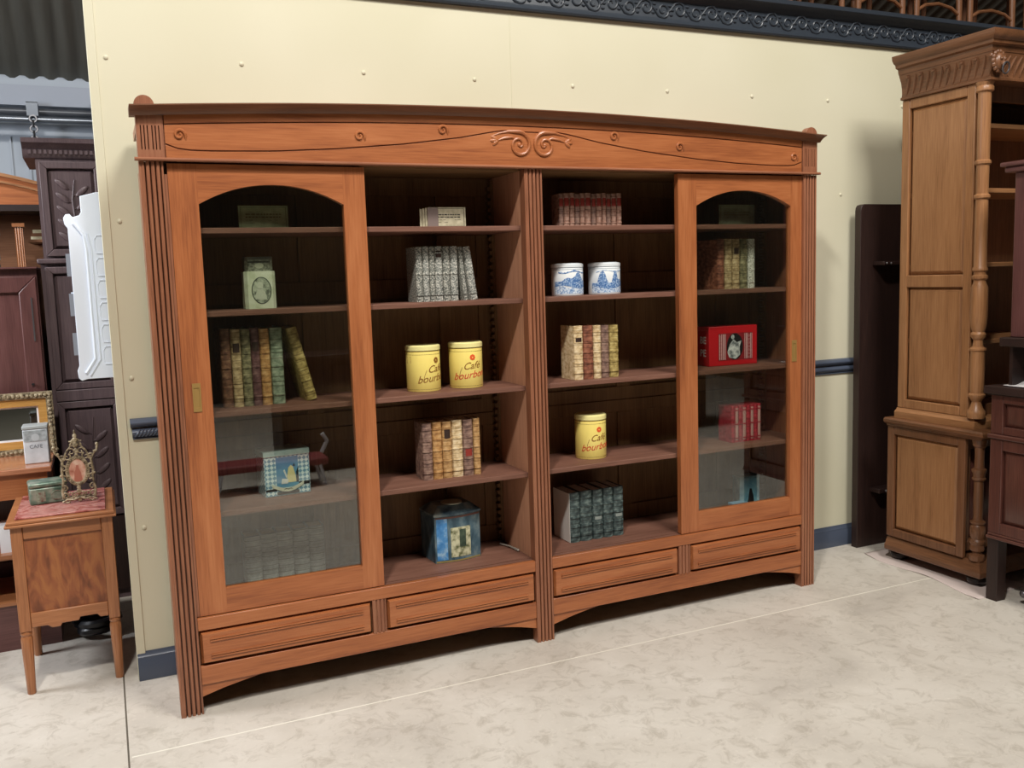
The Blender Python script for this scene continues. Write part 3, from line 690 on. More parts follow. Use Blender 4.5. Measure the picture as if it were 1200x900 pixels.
# ------------------------------------------------------------------ room
def struct(o): o['kind'] = 'structure'; return o
YW = .425
m = MB().box(-.124, 7.98, YW, YW+.06, 0, 2.759)
wall = struct(m.build('wall_back', M_wall))
MB().box(-.1265, -.094, YW-.006, YW+.07, .0, 2.672).build('edge_strip', M_wall, wall, bevel=.002)
for x, z in ((-.064, 2.369), (.417, 2.375), (-.062, 1.778), (-.065, 1.189), (-.062, .606), (3.358, 2.379), (3.879, 2.373), (.9, 2.372), (1.388, 2.373), (1.865, 2.371), (2.372, 2.375), (2.87, 2.376), (.2, 2.69), (3.451, 1.902)):
    MB().lathe([(.009, 0), (.008, -.004), (.004, -.0065), (.0005, -.007)], (x, YW+.0005, z), 14, 'y').build('screw_cap', M_wall, wall)
# panel joint
MB().box(1.56, 1.5635, YW-.0015, YW+.001, .12, 2.66).build('panel_joint', M_wall, wall)
# baseboard
m = MB().prism([(YW, 0), (YW-.018, 0), (YW-.018, .078), (YW-.013, .086), (YW-.013, .094), (YW-.008, .100), (YW-.004, .113), (YW, .113)], -.124, 7.97, 'x')
struct(m.build('baseboard_back', M_navy))
# chair rail: two rounded reeds, the lower carved with a rope
def reed(z0, z1, n=7, bulge=.022): return [(YW, z0)]+[(YW-.004-bulge*math.sin(PI*i/n), z0+(z1-z0)*i/n) for i in range(n+1)]+[(YW, z1)]
m = MB().prism(reed(.998, 1.034), -.083, 7.97, 'x').prism(reed(.960, .996, bulge=.016), -.078, 7.97, 'x').prism(reed(.952, .960, 4, .006), -.076, 7.97, 'x')
x = -.07
while x < .02:
    m.tube([(x, YW-.014, .964), (x+.012, YW-.022, .978), (x+.022, YW-.016, .992)], .0028, 6); x += .013
struct(m.build('trim_1', M_navy))
# carved crown moulding
m = MB().prism([(YW, 2.672), (YW-.022, 2.672), (YW-.026, 2.680), (YW-.018, 2.690), (YW-.012, 2.702), (YW-.010, 2.706), (YW-.010, 2.778), (YW-.022, 2.784), (YW-.034, 2.798), (YW-.052, 2.808), (YW-.058, 2.815), (YW-.058, 2.835), (YW+.06, 2.835)], -.124, 7.97, 'x')
k = 0; x = 1.15
while x < 5.4:
    sg = 1 if k % 2 == 0 else -1; cz = 2.742+.004*sg
    pts = []; rr = []
    for i in range(22):
        t_ = i/21; a = (PI/2 if sg > 0 else -PI/2)-sg*t_*PI*2*1.2; r = .030*(1-t_)**.8+.004
        pts.append((x+r*math.cos(a), YW-.012, cz+r*math.sin(a))); rr.append(.0055*(1-.4*t_))
    m.tube([(x-.075, YW-.011, cz-sg*.022), (x-.05, YW-.012, cz-sg*.004), (x-.025, YW-.012, cz+sg*.026)]+pts, [.002, .004, .005]+rr, 6)
    for dx, dz in ((.045, sg*.018), (.052, -sg*.004), (.038, -sg*.022)):
        m.blob((x+dx, YW-.011, cz+dz), (.011, .006, .006), 6, 4)
    x += .092; k += 1
struct(m.build('trim_2', M_navyd))

# floor
m_, nt, b = newmat('worn_concrete')
tc = nt.nodes.new('ShaderNodeTexCoord')
def noise(scale, detail=5, dist=0, rough=.6):
    n = nt.nodes.new('ShaderNodeTexNoise'); n.inputs['Scale'].default_value = scale; n.inputs['Detail'].default_value = detail; n.inputs['Distortion'].default_value = dist; n.inputs['Roughness'].default_value = rough
    link(nt, tc.outputs['Object'], n.inputs['Vector']); return n
def ramp(src, stops):
    cr = nt.nodes.new('ShaderNodeValToRGB'); e = cr.color_ramp.elements
    e[0].position, e[0].color = stops[0][0], lin(stops[0][1]); e[1].position, e[1].color = stops[-1][0], lin(stops[-1][1])
    for p_, c_ in stops[1:-1]: q = e.new(p_); q.color = lin(c_)
    link(nt, src, cr.inputs[0]); return cr
def mix(fac, a, b_, mode='MIX'):
    mx = nt.nodes.new('ShaderNodeMix'); mx.data_type = 'RGBA'; mx.blend_type = mode
    if hasattr(fac, 'links'): link(nt, fac, mx.inputs[0])
    else: mx.inputs[0].default_value = fac
    for i_, v in ((6, a), (7, b_)):
        if hasattr(v, 'links'): link(nt, v, mx.inputs[i_])
        else: mx.inputs[i_].default_value = lin(v)
    return mx.outputs[2]
n1 = noise(1.6, 6, .6); n2 = noise(13, 9, .9, .74); n3 = noise(55, 4)
base = ramp(n1.outputs['Fac'], [(.3, '#b3aca2'), (.5, '#c3bcb1'), (.7, '#cfc9bf')])
sp = ramp(n2.outputs['Fac'], [(.36, '#000000'), (.50, '#ffffff')])
col = mix(.55, base.outputs[0], sp.outputs[0], 'MIX')
inv = nt.nodes.new('ShaderNodeMath'); inv.operation = 'SUBTRACT'; inv.inputs[0].default_value = 1
link(nt, sp.outputs[0], inv.inputs[1])
ml = nt.nodes.new('ShaderNodeMath'); ml.operation = 'MULTIPLY'; ml.inputs[1].default_value = .42; link(nt, inv.outputs[0], ml.inputs[0])
col = mix(ml.outputs[0], base.outputs[0], '#8d8475')
sp2 = ramp(n3.outputs['Fac'], [(.58, '#000000'), (.7, '#ffffff')])
m3 = nt.nodes.new('ShaderNodeMath'); m3.operation = 'MULTIPLY'; m3.inputs[1].default_value = .25; link(nt, sp2.outputs[0], m3.inputs[0])
col = mix(m3.outputs[0], col, '#dcd6c8')
sep = nt.nodes.new('ShaderNodeSeparateXYZ'); link(nt, tc.outputs['Object'], sep.inputs[0])
def joint(sock, pos, half):
    s_ = nt.nodes.new('ShaderNodeMath'); s_.operation = 'SUBTRACT'; s_.inputs[1].default_value = pos; link(nt, sock, s_.inputs[0])
    a_ = nt.nodes.new('ShaderNodeMath'); a_.operation = 'ABSOLUTE'; link(nt, s_.outputs[0], a_.inputs[0])
    l_ = nt.nodes.new('ShaderNodeMath'); l_.operation = 'LESS_THAN'; l_.inputs[1].default_value = half; link(nt, a_.outputs[0], l_.inputs[0]); return l_.outputs[0]
gx = nt.nodes.new('ShaderNodeMath'); gx.operation = 'GREATER_THAN'; gx.inputs[1].default_value = -.17; link(nt, sep.outputs['X'], gx.inputs[0])
j1 = nt.nodes.new('ShaderNodeMath'); j1.operation = 'MULTIPLY'; link(nt, gx.outputs[0], j1.inputs[0]); link(nt, joint(sep.outputs['Y'], -.205, .0035), j1.inputs[1])
col = mix(j1.outputs[0], col, '#e0dccf')
col = mix(joint(sep.outputs['X'], -.18, .003), col, '#5c564c')
link(nt, col, b.inputs['Base Color'])
rr = nt.nodes.new('ShaderNodeMapRange'); rr.inputs['To Min'].default_value = .38; rr.inputs['To Max'].default_value = .6; link(nt, n2.outputs['Fac'], rr.inputs['Value']); link(nt, rr.outputs[0], b.inputs['Roughness'])
bp = nt.nodes.new('ShaderNodeBump'); bp.inputs['Strength'].default_value = .12; bp.inputs['Distance'].default_value = .003; link(nt, n2.outputs['Fac'], bp.inputs['Height']); link(nt, bp.outputs['Normal'], b.inputs['Normal'])
M_floor = m_
struct(MB().box(-9, 8, -9, 4.2, -.1, 0).build('floor', M_floor))

# shell of the hall: open towards the left, where daylight comes in
M_ceil = mottled('dark_corrugated_sheet', ['#55534b', '#615f56'], 3, (6, .3, 1), rough=.6)
def roofz(y): return 3.0+.5*(4.0-y)
m = MB(); vs = []; xs_ = []; x = -9
i = 0
while x < 8.05:
    xs_.append((x, 0 if i % 4 in (0, 1) else .02)); x += .03; i += 1
for (x, dz) in xs_:
    vs += [(x, 4.2, roofz(4.2)+dz), (x, -9, roofz(-9)+dz)]
m.add(vs, [(2*i, 2*i+1, 2*i+3, 2*i+2) for i in range(len(xs_)-1)])
struct(m.build('ceiling', M_ceil))
M_far = plain('blue_grey_wall', '#9aa2ac', .6)
m = MB().box(-9, 8, 4.0, 4.1, 0, 3.1)
x = -9
while x < 2: m.box(x, x+.012, 3.985, 4.0, 0, 2.6); x += .11
struct(m.build('wall_far', M_far))
M_hall = plain('hall_wall_paint', '#454138', .8)
struct(MB().box(8, 8.1, -9, 4.1, 0, 10).build('wall_right', M_hall)); struct(MB().box(-9, 8.1, -9.1, -9, 0, 10).build('wall_front', M_hall))
struct(MB().box(-.1, 8, YW+.06, 3.9, 2.76, 2.834).build('floor_upper', W['oakd_x']))
M_beam = plain('pale_steel_beam', '#8a919e', .5); M_beamd = plain('dark_steel_pipe', '#4c4f55', .4, .3); M_pipe = plain('galvanised_pipe', '#7f858e', .3, .7)
m = MB().box(-9, 8, 3.86, 3.98, 2.795, 2.93); struct(m.build('trim_3', M_beam))
o = MB().tube([(-9, 3.84, 2.748), (8, 3.84, 2.748)], .024, 12).build('pipe', M_beamd); tag(o, 'upper dark pipe running along far wall under pale beam', 'pipe')
o = MB().tube([(-9, 3.80, 2.690), (8, 3.80, 2.690)], .022, 12).build('pipe', M_pipe); tag(o, 'lower shiny grey pipe along far wall above dark wardrobe', 'pipe')
t = thing('pipe_bracket', 'steel bracket with short chain hanging under the far wall pipes', 'bracket', (-.47, 3.76, 2.56))
MB().box(-.035, .035, -.006, .0, .15, .24).box(-.035, .035, -.006, .0995, .235, .245).build('bracket_plate', M_pipe, t)
m = MB()
for k in range(5): m.tube([((.022*math.cos(a*PI/5)) if k % 2 == 0 else 0, -.004+(0 if k % 2 == 0 else .022*math.cos(a*PI/5)), .13-k*.034+.022*math.sin(a*PI/5)) for a in range(10)], .007, 5, closed=True)
m.build('chain', M_steel, t)

# ------------------------------------------------------------------ left: small marble topped table
t = thing('side_table', 'small oak bedside table with red marble top beside the wall end', 'table', (-.348, .70, 0))
w, d = .352, .45; Y = -d/2
def hollow_leg_block(x, y): pass
M_marble = mottled('red_marble', ['#7c3c38', '#a5605a', '#c08a82', '#8c4a44'], 9, rough=.18, detail=8, dist=2.2, pos=(.35, .68))
b0, b1 = .262, .655
for sx in (-1, 1):
    for sy in (-1, 1):
        cx, cy = sx*(w/2-.021), sy*(d/2-.021)
        MB().box(cx-.02, cx+.02, cy-.02, cy+.02, b0-.012, b1).build('corner_post', W['tab_z'], t, bevel=.002)
        prof = [(.014, 0), (.0155, .004), (.0175, .08), (.0205, .17), (.0215, .218), (.019, .226), (.017, .231), (.0205, .236), (.0205, .243), (.017, .2495)]
        n = 28; m = MB(); vs = []
        for r, h in prof:
            for i in range(n):
                a = 2*PI*i/n; q = r*(1-(.10 if (i % 4 == 0 and .01 < h < .22) else 0)); vs.append((cx+q*math.cos(a), cy+q*math.sin(a), h))
        fs = [(j*n+i, j*n+(i+1) % n, (j+1)*n+(i+1) % n, (j+1)*n+i) for j in range(len(prof)-1) for i in range(n)]+[tuple(range(n-1, -1, -1)), tuple((len(prof)-1)*n+i for i in range(n))]
        m.add(vs, fs).build('leg', W['tab_z'], t)
a, b = -w/2+.0415, w/2-.0415
for y0, y1 in ((Y+.004, Y+.024), (d/2-.024, d/2-.004)):
    MB().box(a, b, y0, y1, .605, b1).build('top_rail', W['tab_x'], t, bevel=.003)
    MB().prism([(a, .262), (a+.055, .262), (a+.07, .250), (a+.10, .250), (a+.105, .262), (b-.105, .262), (b-.10, .275), (b-.04, .275), (b-.03, .262), (b, .262), (b, .318), (a, .318)], y0, y1, 'y').build('bottom_rail', W['tab_x'], t, bevel=.003)
for x0, x1 in ((-w/2+.004, -w/2+.024), (w/2-.024, w/2-.004)):
    MB().box(x0, x1, Y+.0415, d/2-.0415, .605, b1).build('top_rail', W['tab_y'], t); MB().box(x0, x1, Y+.0415, d/2-.0415, .265, .318).build('bottom_rail', W['tab_y'], t)
m = MB().box(a, b, Y+.012, Y+.018, .318, .605).box(a, b, d/2-.018, d/2-.012, .318, .605)
m.box(-w/2+.012, -w/2+.018, Y+.0415, d/2-.0415, .318, .605).box(w/2-.018, w/2-.012, Y+.0415, d/2-.0415, .318, .605).box(a, b, Y+.025, d/2-.025, .30, .312)
m.build('side_panel', burl, t)
MB().box(-w/2-.016, w/2+.014, Y-.016, d/2+.012, .6555, .666).box(-w/2-.010, w/2+.008, Y-.010, d/2+.008, .666, .678).build('table_top', W['tab_x'], t, bevel=.003)
MB().box(-w/2+.018, w/2-.022, Y+.02, d/2-.02, .6785, .686).build('marble_slab', M_marble, t, bevel=.002)

# green hinged tin on the table
t = thing('box_tin', 'small worn green hinged tin on the red marble table top', 'tin', (-.402, .745, .6862), .12)
M_gt = mottled('worn_green_tin', ['#3f5a4c', '#6c8070', '#93988a'], 30, rough=.35, metal=.2)
MB().box(-.068, .068, -.05, .05, 0, .066).build('tin_body', M_gt, t, bevel=.006)
MB().box(-.070, .070, -.052, .052, .0665, .088).build('lid', M_gt, t, bevel=.008)
m = MB().box(-.045, -.012, -.0512, -.05, .012, .052).tube([(.03+.022*math.cos(k*PI/8), -.051, .032+.018*math.sin(k*PI/8)) for k in range(16)], .002, 5, closed=True)
m.build('relief_pattern', mottled('rusty_print', ['#6b4a40', '#90a08c'], 60, rough=.5), t)

# ornate oval brass picture frame on the table
t = thing('picture_frame', 'ornate gilt openwork frame with oval portrait on marble table', 'picture frame', (-.285, .66, .6862), .05)
m = MB(); oc = (0, .128)
def ring(a, b, r, y=0, n=40, cz=None): return m.tube([(oc[0]+a*math.cos(2*PI*k/n), y, (cz or oc[1])+b*math.sin(2*PI*k/n)) for k in range(n)], r, 8, closed=True)
ring(.034, .050, .0045); ring(.041, .058, .003, -.002)
for k in range(34):
    a = 2*PI*k/34; m.blob((.0375*math.cos(a), -.004, oc[1]+.054*math.sin(a)), .0034, 6, 4)
def scroll(cx, cz, r0, sg, st, turns=1.2, rad=.0034, y=0):
    m.tube([(cx+sg*(r0*(1-k/16)+.001)*math.cos(st+k/16*2*PI*turns), y, cz+(r0*(1-k/16)+.001)*math.sin(st+k/16*2*PI*turns)) for k in range(17)], [rad*(1-.03*k) for k in range(17)], 6)
for sg in (-1, 1):
    m.tube([(sg*.056, .0, .018), (sg*.060, 0, .05), (sg*.054, 0, .09), (sg*.056, 0, .13), (sg*.052, 0, .17), (sg*.062, 0, .19), (sg*.075, 0, .205), (sg*.078, 0, .222)], [.006, .005, .004, .005, .005, .004, .004, .005], 7)
    for z_ in (.03, .06, .1, .14, .18): scroll(sg*.050, z_, .012, sg, 1.0)
    m.blob((sg*.078, 0, .228), .007); m.blob((sg*.060, 0, .112), .006); m.blob((sg*.066, 0, .20), .006)
    scroll(sg*.018, .205, .016, sg, 0); scroll(sg*.034, .185, .014, sg, 2); scroll(sg*.016, .235, .012, sg, 1); scroll(sg*.03, .035, .016, sg, 3); scroll(sg*.014, .028, .014, -sg, 1)
    scroll(sg*.046, .012, .013, sg, 2)
    m.tube([(0, .0, .262), (sg*.012, 0, .25), (sg*.020, 0, .225), (sg*.036, 0, .205), (sg*.048, 0, .175)], .0036, 6)
    m.tube([(sg*.062, 0, .006), (sg*.045, 0, .016), (sg*.02, 0, .012), (0, 0, .02)], .0045, 6)
    m.tube([(sg*.040, 0, .09), (sg*.055, 0, .09)], .003, 5); m.tube([(sg*.040, 0, .15), (sg*.054, 0, .155)], .003, 5)
for z_, r_ in ((.268, .010), (.252, .012), (.232, .014), (.208, .012), (.19, .009), (.06, .01), (.045, .012)): m.blob((0, -.002, z_), (r_*.8, .005, r_))
m.blob((0, -.002, .283), (.004, .004, .01))
m.box(-.006, .006, .0, .012, .004, .05)
m.tube([(0, .006, .14), (0, .07, .004)], .003, 6)
m.build('gilt_frame', M_brassd, t)
MB().prism([(.033*math.cos(2*PI*k/32), oc[1]+.049*math.sin(2*PI*k/32)) for k in range(32)], -.001, .002, 'y').build('oval_portrait', mottled('pink_portrait_print', ['#a4604c', '#cf9a84', '#e0c4ae'], 22, rough=.3), t)
MB().prism([(-.014, .083), (.016, .083), (.012, .12), (.006, .135), (.004, .15), (-.004, .15), (-.006, .135), (-.012, .12)], -.0016, -.0010, 'y').build('portrait_figure', plain('dull_pink_print', '#b4705c', .5), t)

# mahogany washstand behind the table
t = thing('washstand', 'orange-brown wooden stand with glossy top left of oak bedside table', 'stand', (-1.0, 1.2, 0))
MB().box(-.62, .605, -.21, .225, .762, .786).build('stand_top', wood('glossy_amber_wood', '#8a5234', '#ac7050', '#c28a68', 'x', rough=.22, coat=.6), t, bevel=.004)
MB().box(-.60, .585, -.19, .215, .655, .7615).build('apron', W['case_x'], t)
for x in (-.58, .565):
    for y in (-.175, .195): MB().box(x-.02, x+.02, y-.015, y+.015, .20, .6548).build('leg', W['mah_z'], t)
MB().box(-.6, .585, -.2, .215, .40, .42).build('lower_shelf', W['tab_x'], t); MB().box(-.60, .585, -.19, .215, 0, .1995).build('plinth', W['plum_x'], t)
MB().box(-.6, .585, -.20, .218, .2, .212).build('plinth_moulding', W['tab_x'], t)
tag(MB().box(0, .10, -.05, .05, 0, .12).build('white_box', M_white, loc=(-.62, 1.1, .4201)), 'small white box on lower shelf of the amber stand', 'box')

# white tin on the stand
t = thing('canister', 'square white tin canister with grey lid in front of gilt mirror', 'tin', (-.452, 1.135, .7862), .0)
M_wt = mottled('white_enamel_worn', ['#c9ced4', '#dde2e8'], 20, rough=.3)
MB().box(-.048, .048, -.045, .045, 0, .150).build('tin_body', M_wt, t, bevel=.004)
MB().box(-.050, .050, -.047, .047, .151, .166).build('lid', plain('pale_grey_lid', '#aeb4b4', .35), t, bevel=.003)
MB().box(-.046, .046, -.0462, -.0452, .098, .146).build('grey_band', mottled('grey_band_print', ['#8c9294', '#b9c0c4'], 60, rough=.4), t)
MB().prism(ell(0, .115, .016, .016, 20), -.0470, -.0463, 'y').build('round_medallion', plain('pale_grey_medallion', '#c2c8cc', .4), t)
q = text_mb('CAFE', .022, ext=.0003); q.map(lambda v: Vector((v.x, v.y-.0456, v.z+.068))); q.build('lettering', plain('grey_letters', '#6c7480', .5), t)

# gilt mirror leaning on the stand
t = thing('mirror', 'rectangular gilt-framed mirror standing on the amber stand', 'mirror', (-.75, 1.385, .7862))
def frame_rect(m, x0, x1, z0, z1, wdt, y0, y1):
    m.prism([(x0, z0), (x1, z0), (x1-wdt, z0+wdt), (x0+wdt, z0+wdt)], y0, y1, 'y'); m.prism([(x0, z1), (x0+wdt, z1-wdt), (x1-wdt, z1-wdt), (x1, z1)], y0, y1, 'y')
    m.prism([(x0, z0), (x0+wdt, z0+wdt), (x0+wdt, z1-wdt), (x0, z1)], y0, y1, 'y'); m.prism([(x1, z0), (x1, z1), (x1-wdt, z1-wdt), (x1-wdt, z0+wdt)], y0, y1, 'y'); return m
m = frame_rect(MB(), -.365, .365, .0, .285, .028, -.03, .0)
random.seed(3)
for k in range(110):
    u = k/110*2*(.73+.285)
    if u < .73: p_ = (-.365+u, .271)
    elif u < 1.015: p_ = (.351, .285-(u-.73))
    elif u < 1.745: p_ = (.365-(u-1.015), .014)
    else: p_ = (-.351, u-1.745)
    m.blob((p_[0], -.032, p_[1]), (.009, .006, .009*random.uniform(.7, 1.2)), 6, 4)
m.build('gilt_frame', M_brassd, t)
frame_rect(MB(), -.336, .336, .029, .256, .034, -.022, .0).build('inner_frame', wood('golden_slip', '#a8783c', '#c4934e', '#d6a866', 'x', rough=.35), t)
MB().box(-.302, .302, -.008, -.004, .063, .222).build('mirror_glass', plain('dark_mirror', '#7a7c78', .05, 1), t)
frame_rect(MB(), -.3019, .3019, .0631, .2219, .008, -.012, -.0081).build('white_slip', M_white, t)

# ------------------------------------------------------------------ dark carved wardrobe and plum cupboard
t = thing('wardrobe', 'tall dark grey-brown cupboard with carved olive branches behind the wall end', 'wardrobe', (0, 1.5, 0))
G = greyoak
MB().box(-.392, .86, .012, .50, 0, 1.655).build('lower_carcass', G, t)
MB().box(-.376, .84, .012, .45, 1.68, 2.14).build('upper_carcass', G, t)
MB().box(-.405, .875, -.016, .505, 1.6555, 1.6795).build('waist_moulding', G, t, bevel=.006)
prof = [(.45, 2.1405), (.005, 2.1405), (-.004, 2.150), (-.01, 2.165), (-.012, 2.180), (-.03, 2.196), (-.048, 2.205), (-.052, 2.225), (.45, 2.225)]
MB().prism(prof, -.425, .885, 'x').build('cornice', G, t)
m = MB()
for k in range(60): m.box(-.40+k*.0215, -.388+k*.0215, -.018, -.010, 2.158, 2.176)
m.build('dentil_band', G, t)
def panel_door(x0, x1, z0, z1, carve, par, st=.032):
    f = frame_rect(MB(), x0, x1, z0, z1, st, -.012, .0118); d_ = f.build('door', G, par, bevel=.003)
    p_ = plate(MB(), x0+st+.004, x1-st-.004, z0+st+.004, z1-st-.004, -.004, .010, .012); p_.build('door_panel', G, d_)
    if carve:
        m = MB(); cx = (x0+x1)/2; h = z1-z0; z_ = z0+st+.05
        stem = [(cx-.02, -.006, z0+st+.04), (cx+.004, -.007, z0+h*.35), (cx-.002, -.007, z0+h*.6), (cx+.012, -.006, z1-st-.05)]
        m.tube(stem, [.005, .004, .004, .002], 6)
        for k in range(9):
            zz = z0+h*(.2+.07*k); sg = 1 if k % 2 else -1; L = .034 if (x1-x0) < .3 else .05
            a = sg*.85
            q = MB().blob((0, 0, 0), (.013, .007, L*1.1)); q.map(lambda v: Vector((v.x*math.cos(a)+v.z*math.sin(a)+cx+sg*.042, v.y-.006, -v.x*math.sin(a)+v.z*math.cos(a)+zz)))
            m.merge(q); m.tube([(cx, -.006, zz-.025), (cx+sg*.02, -.006, zz-.012)], .0025, 5)
        m.build('carved_branch', G, d_)
for x0, x1 in ((-.362, -.10), (-.09, .17), (.19, .45), (.46, .72)):
    panel_door(x0, x1, 1.69, 2.125, True, t)
for x0, x1 in ((-.375, -.10), (-.085, .19), (.205, .48), (.495, .77)):
    panel_door(x0, x1, 1.06, 1.64, False, t); panel_door(x0, x1, .43, 1.0, True, t); MB().box(x0, x1, -.014, .0118, 1.003, 1.057).build('cross_rail', G, t, bevel=.004)
    MB().box(x0, x1, -.012, .0118, .05, .42).build('bottom_door', W['dark_z'], t)
t = thing('cupboard', 'plum-brown plain cupboard left of the dark carved wardrobe', 'cupboard', (-1.015, 1.47, 0))
MB().box(-.62, .605, .0, .5, 0, 1.632).build('carcass', W['plum_z'], t)
frame_rect(MB(), -.0, .60, .20, 1.60, .075, -.02, -.0005).build('door', W['plum_z'], t, bevel=.004)
MB().box(.08, .53, -.006, -.0005, .27, 1.53).build('door_panel', W['plum_z'], t)
MB().box(.572, .578, -.024, -.0202, 1.30, 1.50).build('hinge', M_steel, t)
MB().tube([(.55, -.022, 1.10), (.55, -.03, 1.10)], .006, 8).build('keyhole', M_black, t)
MB().box(-.64, .611, -.03, .5, 1.6325, 1.642).build('top_board', W['plum_x'], t, bevel=.003)

# statuette and rear cabinet glimpsed above the plum cupboard
t = thing('display_cabinet', 'brown arched cabinet with fluted pilaster standing far behind plum cupboard', 'cabinet', (-.95, 2.25, 0))
MB().box(-.45, .60, .1, .5, 0, 1.62).build('lower_carcass', W['oakd_z'], t)
MB().box(-.45, .60, .40, .45, 1.6205, 2.0).build('back_panel', W['oakd_x'], t)
n = 20
arc = [(-.45+1.05*i/n, 2.085+.11*(1-((i/n-.35)/.65)**2)) for i in range(n+1)]
MB().strip([(x, 2.0) for x, z in arc], arc, .10, .40).build('arched_pediment', W['case_x'], t)
for dz, wd, nm in ((0, .018, 'arch_moulding'), (-.035, .010, 'arch_moulding')):
    MB().strip([(x, z+dz) for x, z in arc], [(x, z+dz+wd) for x, z in arc], .075, .0995).build(nm, W['oak_x'], t)
MB().box(-.46, .61, .085, .40, 1.965, 1.999).build('frieze_moulding', W['dark_x'], t)
prof = flute_profile(.405, .445, .14, 3, .006, .1, .003); MB().prism(prof, 1.6205, 1.88, 'z').build('fluted_pilaster', W['tab_z'], t); MB().box(.395, .455, .09, .15, 1.8805, 1.90).build('capital', W['tab_x'], t)
MB().box(.465, .60, .15, .39, 1.80, 1.815).build('shelf', W['oakd_x'], t)
m = MB().lathe([(.035, 1.6425), (.035, 1.66), (.015, 1.67), (.02, 1.72), (.026, 1.76), (.012, 1.79), (.010, 1.80), (.016, 1.815), (.014, 1.83), (.003, 1.84)], (0, 0, 0), 14)
m.tube([(0, 0, 1.77), (.04, -.01, 1.80), (.03, -.01, 1.86)], [.010, .008, .005], 8).tube([(0, 0, 1.77), (.03, -.02, 1.73), (.035, -.02, 1.68)], [.01, .008, .004], 8)
tag(m.build('statuette', mottled('silver_green_metal', ['#3a403c', '#7c857c', '#b0b4a8'], 50, rough=.35, metal=.7), loc=(-.60, 1.62, 0)), 'silvery green metal statuette standing on the plum cupboard', 'statuette')
for k in range(3):
    tag(MB().box(-.06+.006*k, .07-.004*k, 0, .16, 0, .018).build('paper_stack', M_cardc if k != 1 else W['oakd_x'], loc=(-.415, 2.45, 1.8155+.0185*k)), 'flat folded papers on rear cabinet shelf, %s of three' % ('lowest', 'middle', 'top')[k], 'paper')

# white moulded panel sticking out from behind the wall end
t = thing('wall_panel', 'white moulded panel with stepped corners sticking out behind the wall edge', 'panel', (-.25, .545, 1.18))
M_wp = plain('bluish_white_plastic', '#e6eefc', .35)
out = [(.012, 0), (.034, .006), (.60, .006), (.60, .715), (.115, .715), (.058, .700), (.058, .640), (.050, .628), (.028, .622), (.018, .634), (.004, .632), (-.004, .618), (-.002, .596), (.008, .580), (.008, .06), (.0, .04), (.002, .012)]
MB().prism(out, 0, .012, 'y').build('panel_board', M_wp, t, bevel=.002)
m = MB()
m.tube([(.030, -.002, .03), (.066, -.002, .085), (.066, -.002, .50), (.060, -.002, .555), (.030, -.002, .60)], .006, 6); m.tube([(.045, -.002, .02), (.084, -.002, .08), (.084, -.002, .50), (.075, -.002, .56)], .004, 6)
for k in range(6):
    z0 = .06+.085*k
    m.tube([(.60, -.001, z0), (.10, -.001, z0), (.096, -.001, z0+.02), (.096, -.001, z0+.052), (.106, -.001, z0+.068), (.60, -.001, z0+.068)], .0025, 5)
m.build('raised_moulding', M_wp, t)
for k in range(3): MB().box(-.007, .0079, .002, .010, .10+.15*k, .185+.15*k).build('edge_clip', plain('grey_clip', '#8c93a2', .5), t)
MB().box(.0, .5, .0125, .0545, .30, .34).build('hanging_batten', M_wp, t)

# black rubber coil on the floor behind the table
t = thing('rubber_hose', 'coiled black hose lying on the floor behind bedside table', 'hose', (-.27, 1.03, 0))
m = MB()
pts = [((.075+.012*math.sin(k*.5))*math.cos(k*.30), (.06)*math.sin(k*.30), .022+.0022*k*.55) for k in range(55)]
m.tube(pts, .02, 8).build('hose', plain('black_rubber', '#15161a', .3), t)
bpy.data.objects[t.children[0].name].name = 'coil'

# ------------------------------------------------------------------ dark board against the wall
t = thing('headboard', 'dark brown board with rounded corner standing between wall and tall cabinet', 'board', (3.5, .35, 0))
out = [(0, 0), (.98, 0), (.98, 1.845), (.03, 1.845), (.012, 1.84), (.003, 1.828), (0, 1.81)]
MB().prism(out, -.02, .022, 'y').build('board', W['dark_z'], t, bevel=.003)
MB().box(.085, .80, -.10, -.0205, 1.525, 1.545).build('ledge', W['dark_x'], t, bevel=.003)
MB().box(.085, .80, -.09, -.0205, .305, .33).build('ledge', W['dark_x'], t, bevel=.003)
for x in (.10, .13):
    MB().blob((x, -.104, 1.535), .006).build('screw_head', M_steel, t)
MB().blob((.13, -.095, .318), .008).build('screw_head', M_steel, t)

# paper under the tall cabinet
m = MB(); nx_, ny_ = 24, 30; vs = []
random.seed(5)
for j in range(ny_+1):
    for i in range(nx_+1):
        v = j/ny_; u = i/nx_; y = .24-.76*v
        xe = 3.462-.075*v-.018*math.sin(v*9)+(.02 if v > .5 else 0)*math.sin((v-.5)*6)
        x = xe+(3.75-xe)*u; z = .0015+(.004*max(0, math.sin(v*13+1)) if i == 0 else 0)
        vs.append((x, y+.02*u, z))
m.add(vs, [(j*(nx_+1)+i, j*(nx_+1)+i+1, (j+1)*(nx_+1)+i+1, (j+1)*(nx_+1)+i) for j in range(ny_) for i in range(nx_)])
o = m.build('paper_sheet', plain('pinkish_paper', '#cbbcb6', .8)); s_ = o.modifiers.new('s', 'SOLIDIFY'); s_.thickness = .001
tag(o, 'pinkish grey paper sheet on the floor under tall carved cabinet', 'paper')

# ------------------------------------------------------------------ tall carved cabinet on the right
t = thing('china_cabinet', 'very tall light oak cabinet with turned columns and carved cornice at right', 'cabinet', (3.5, 0, 0))
OK, OD = 'oak_', 'oakd_'
CW = 1.45
yb, yf = .13, -.36
# feet
for x, y in ((.06, .09), (.06, -.37), (CW-.06, .09), (CW-.06, -.37)):
    MB().lathe([(.03, .004), (.042, .010), (.048, .022), (.046, .034), (.036, .042), (.036, .0495)], (x, y, 0), 20).build('bun_foot', plain('black_foot', '#241a18', .3), t)
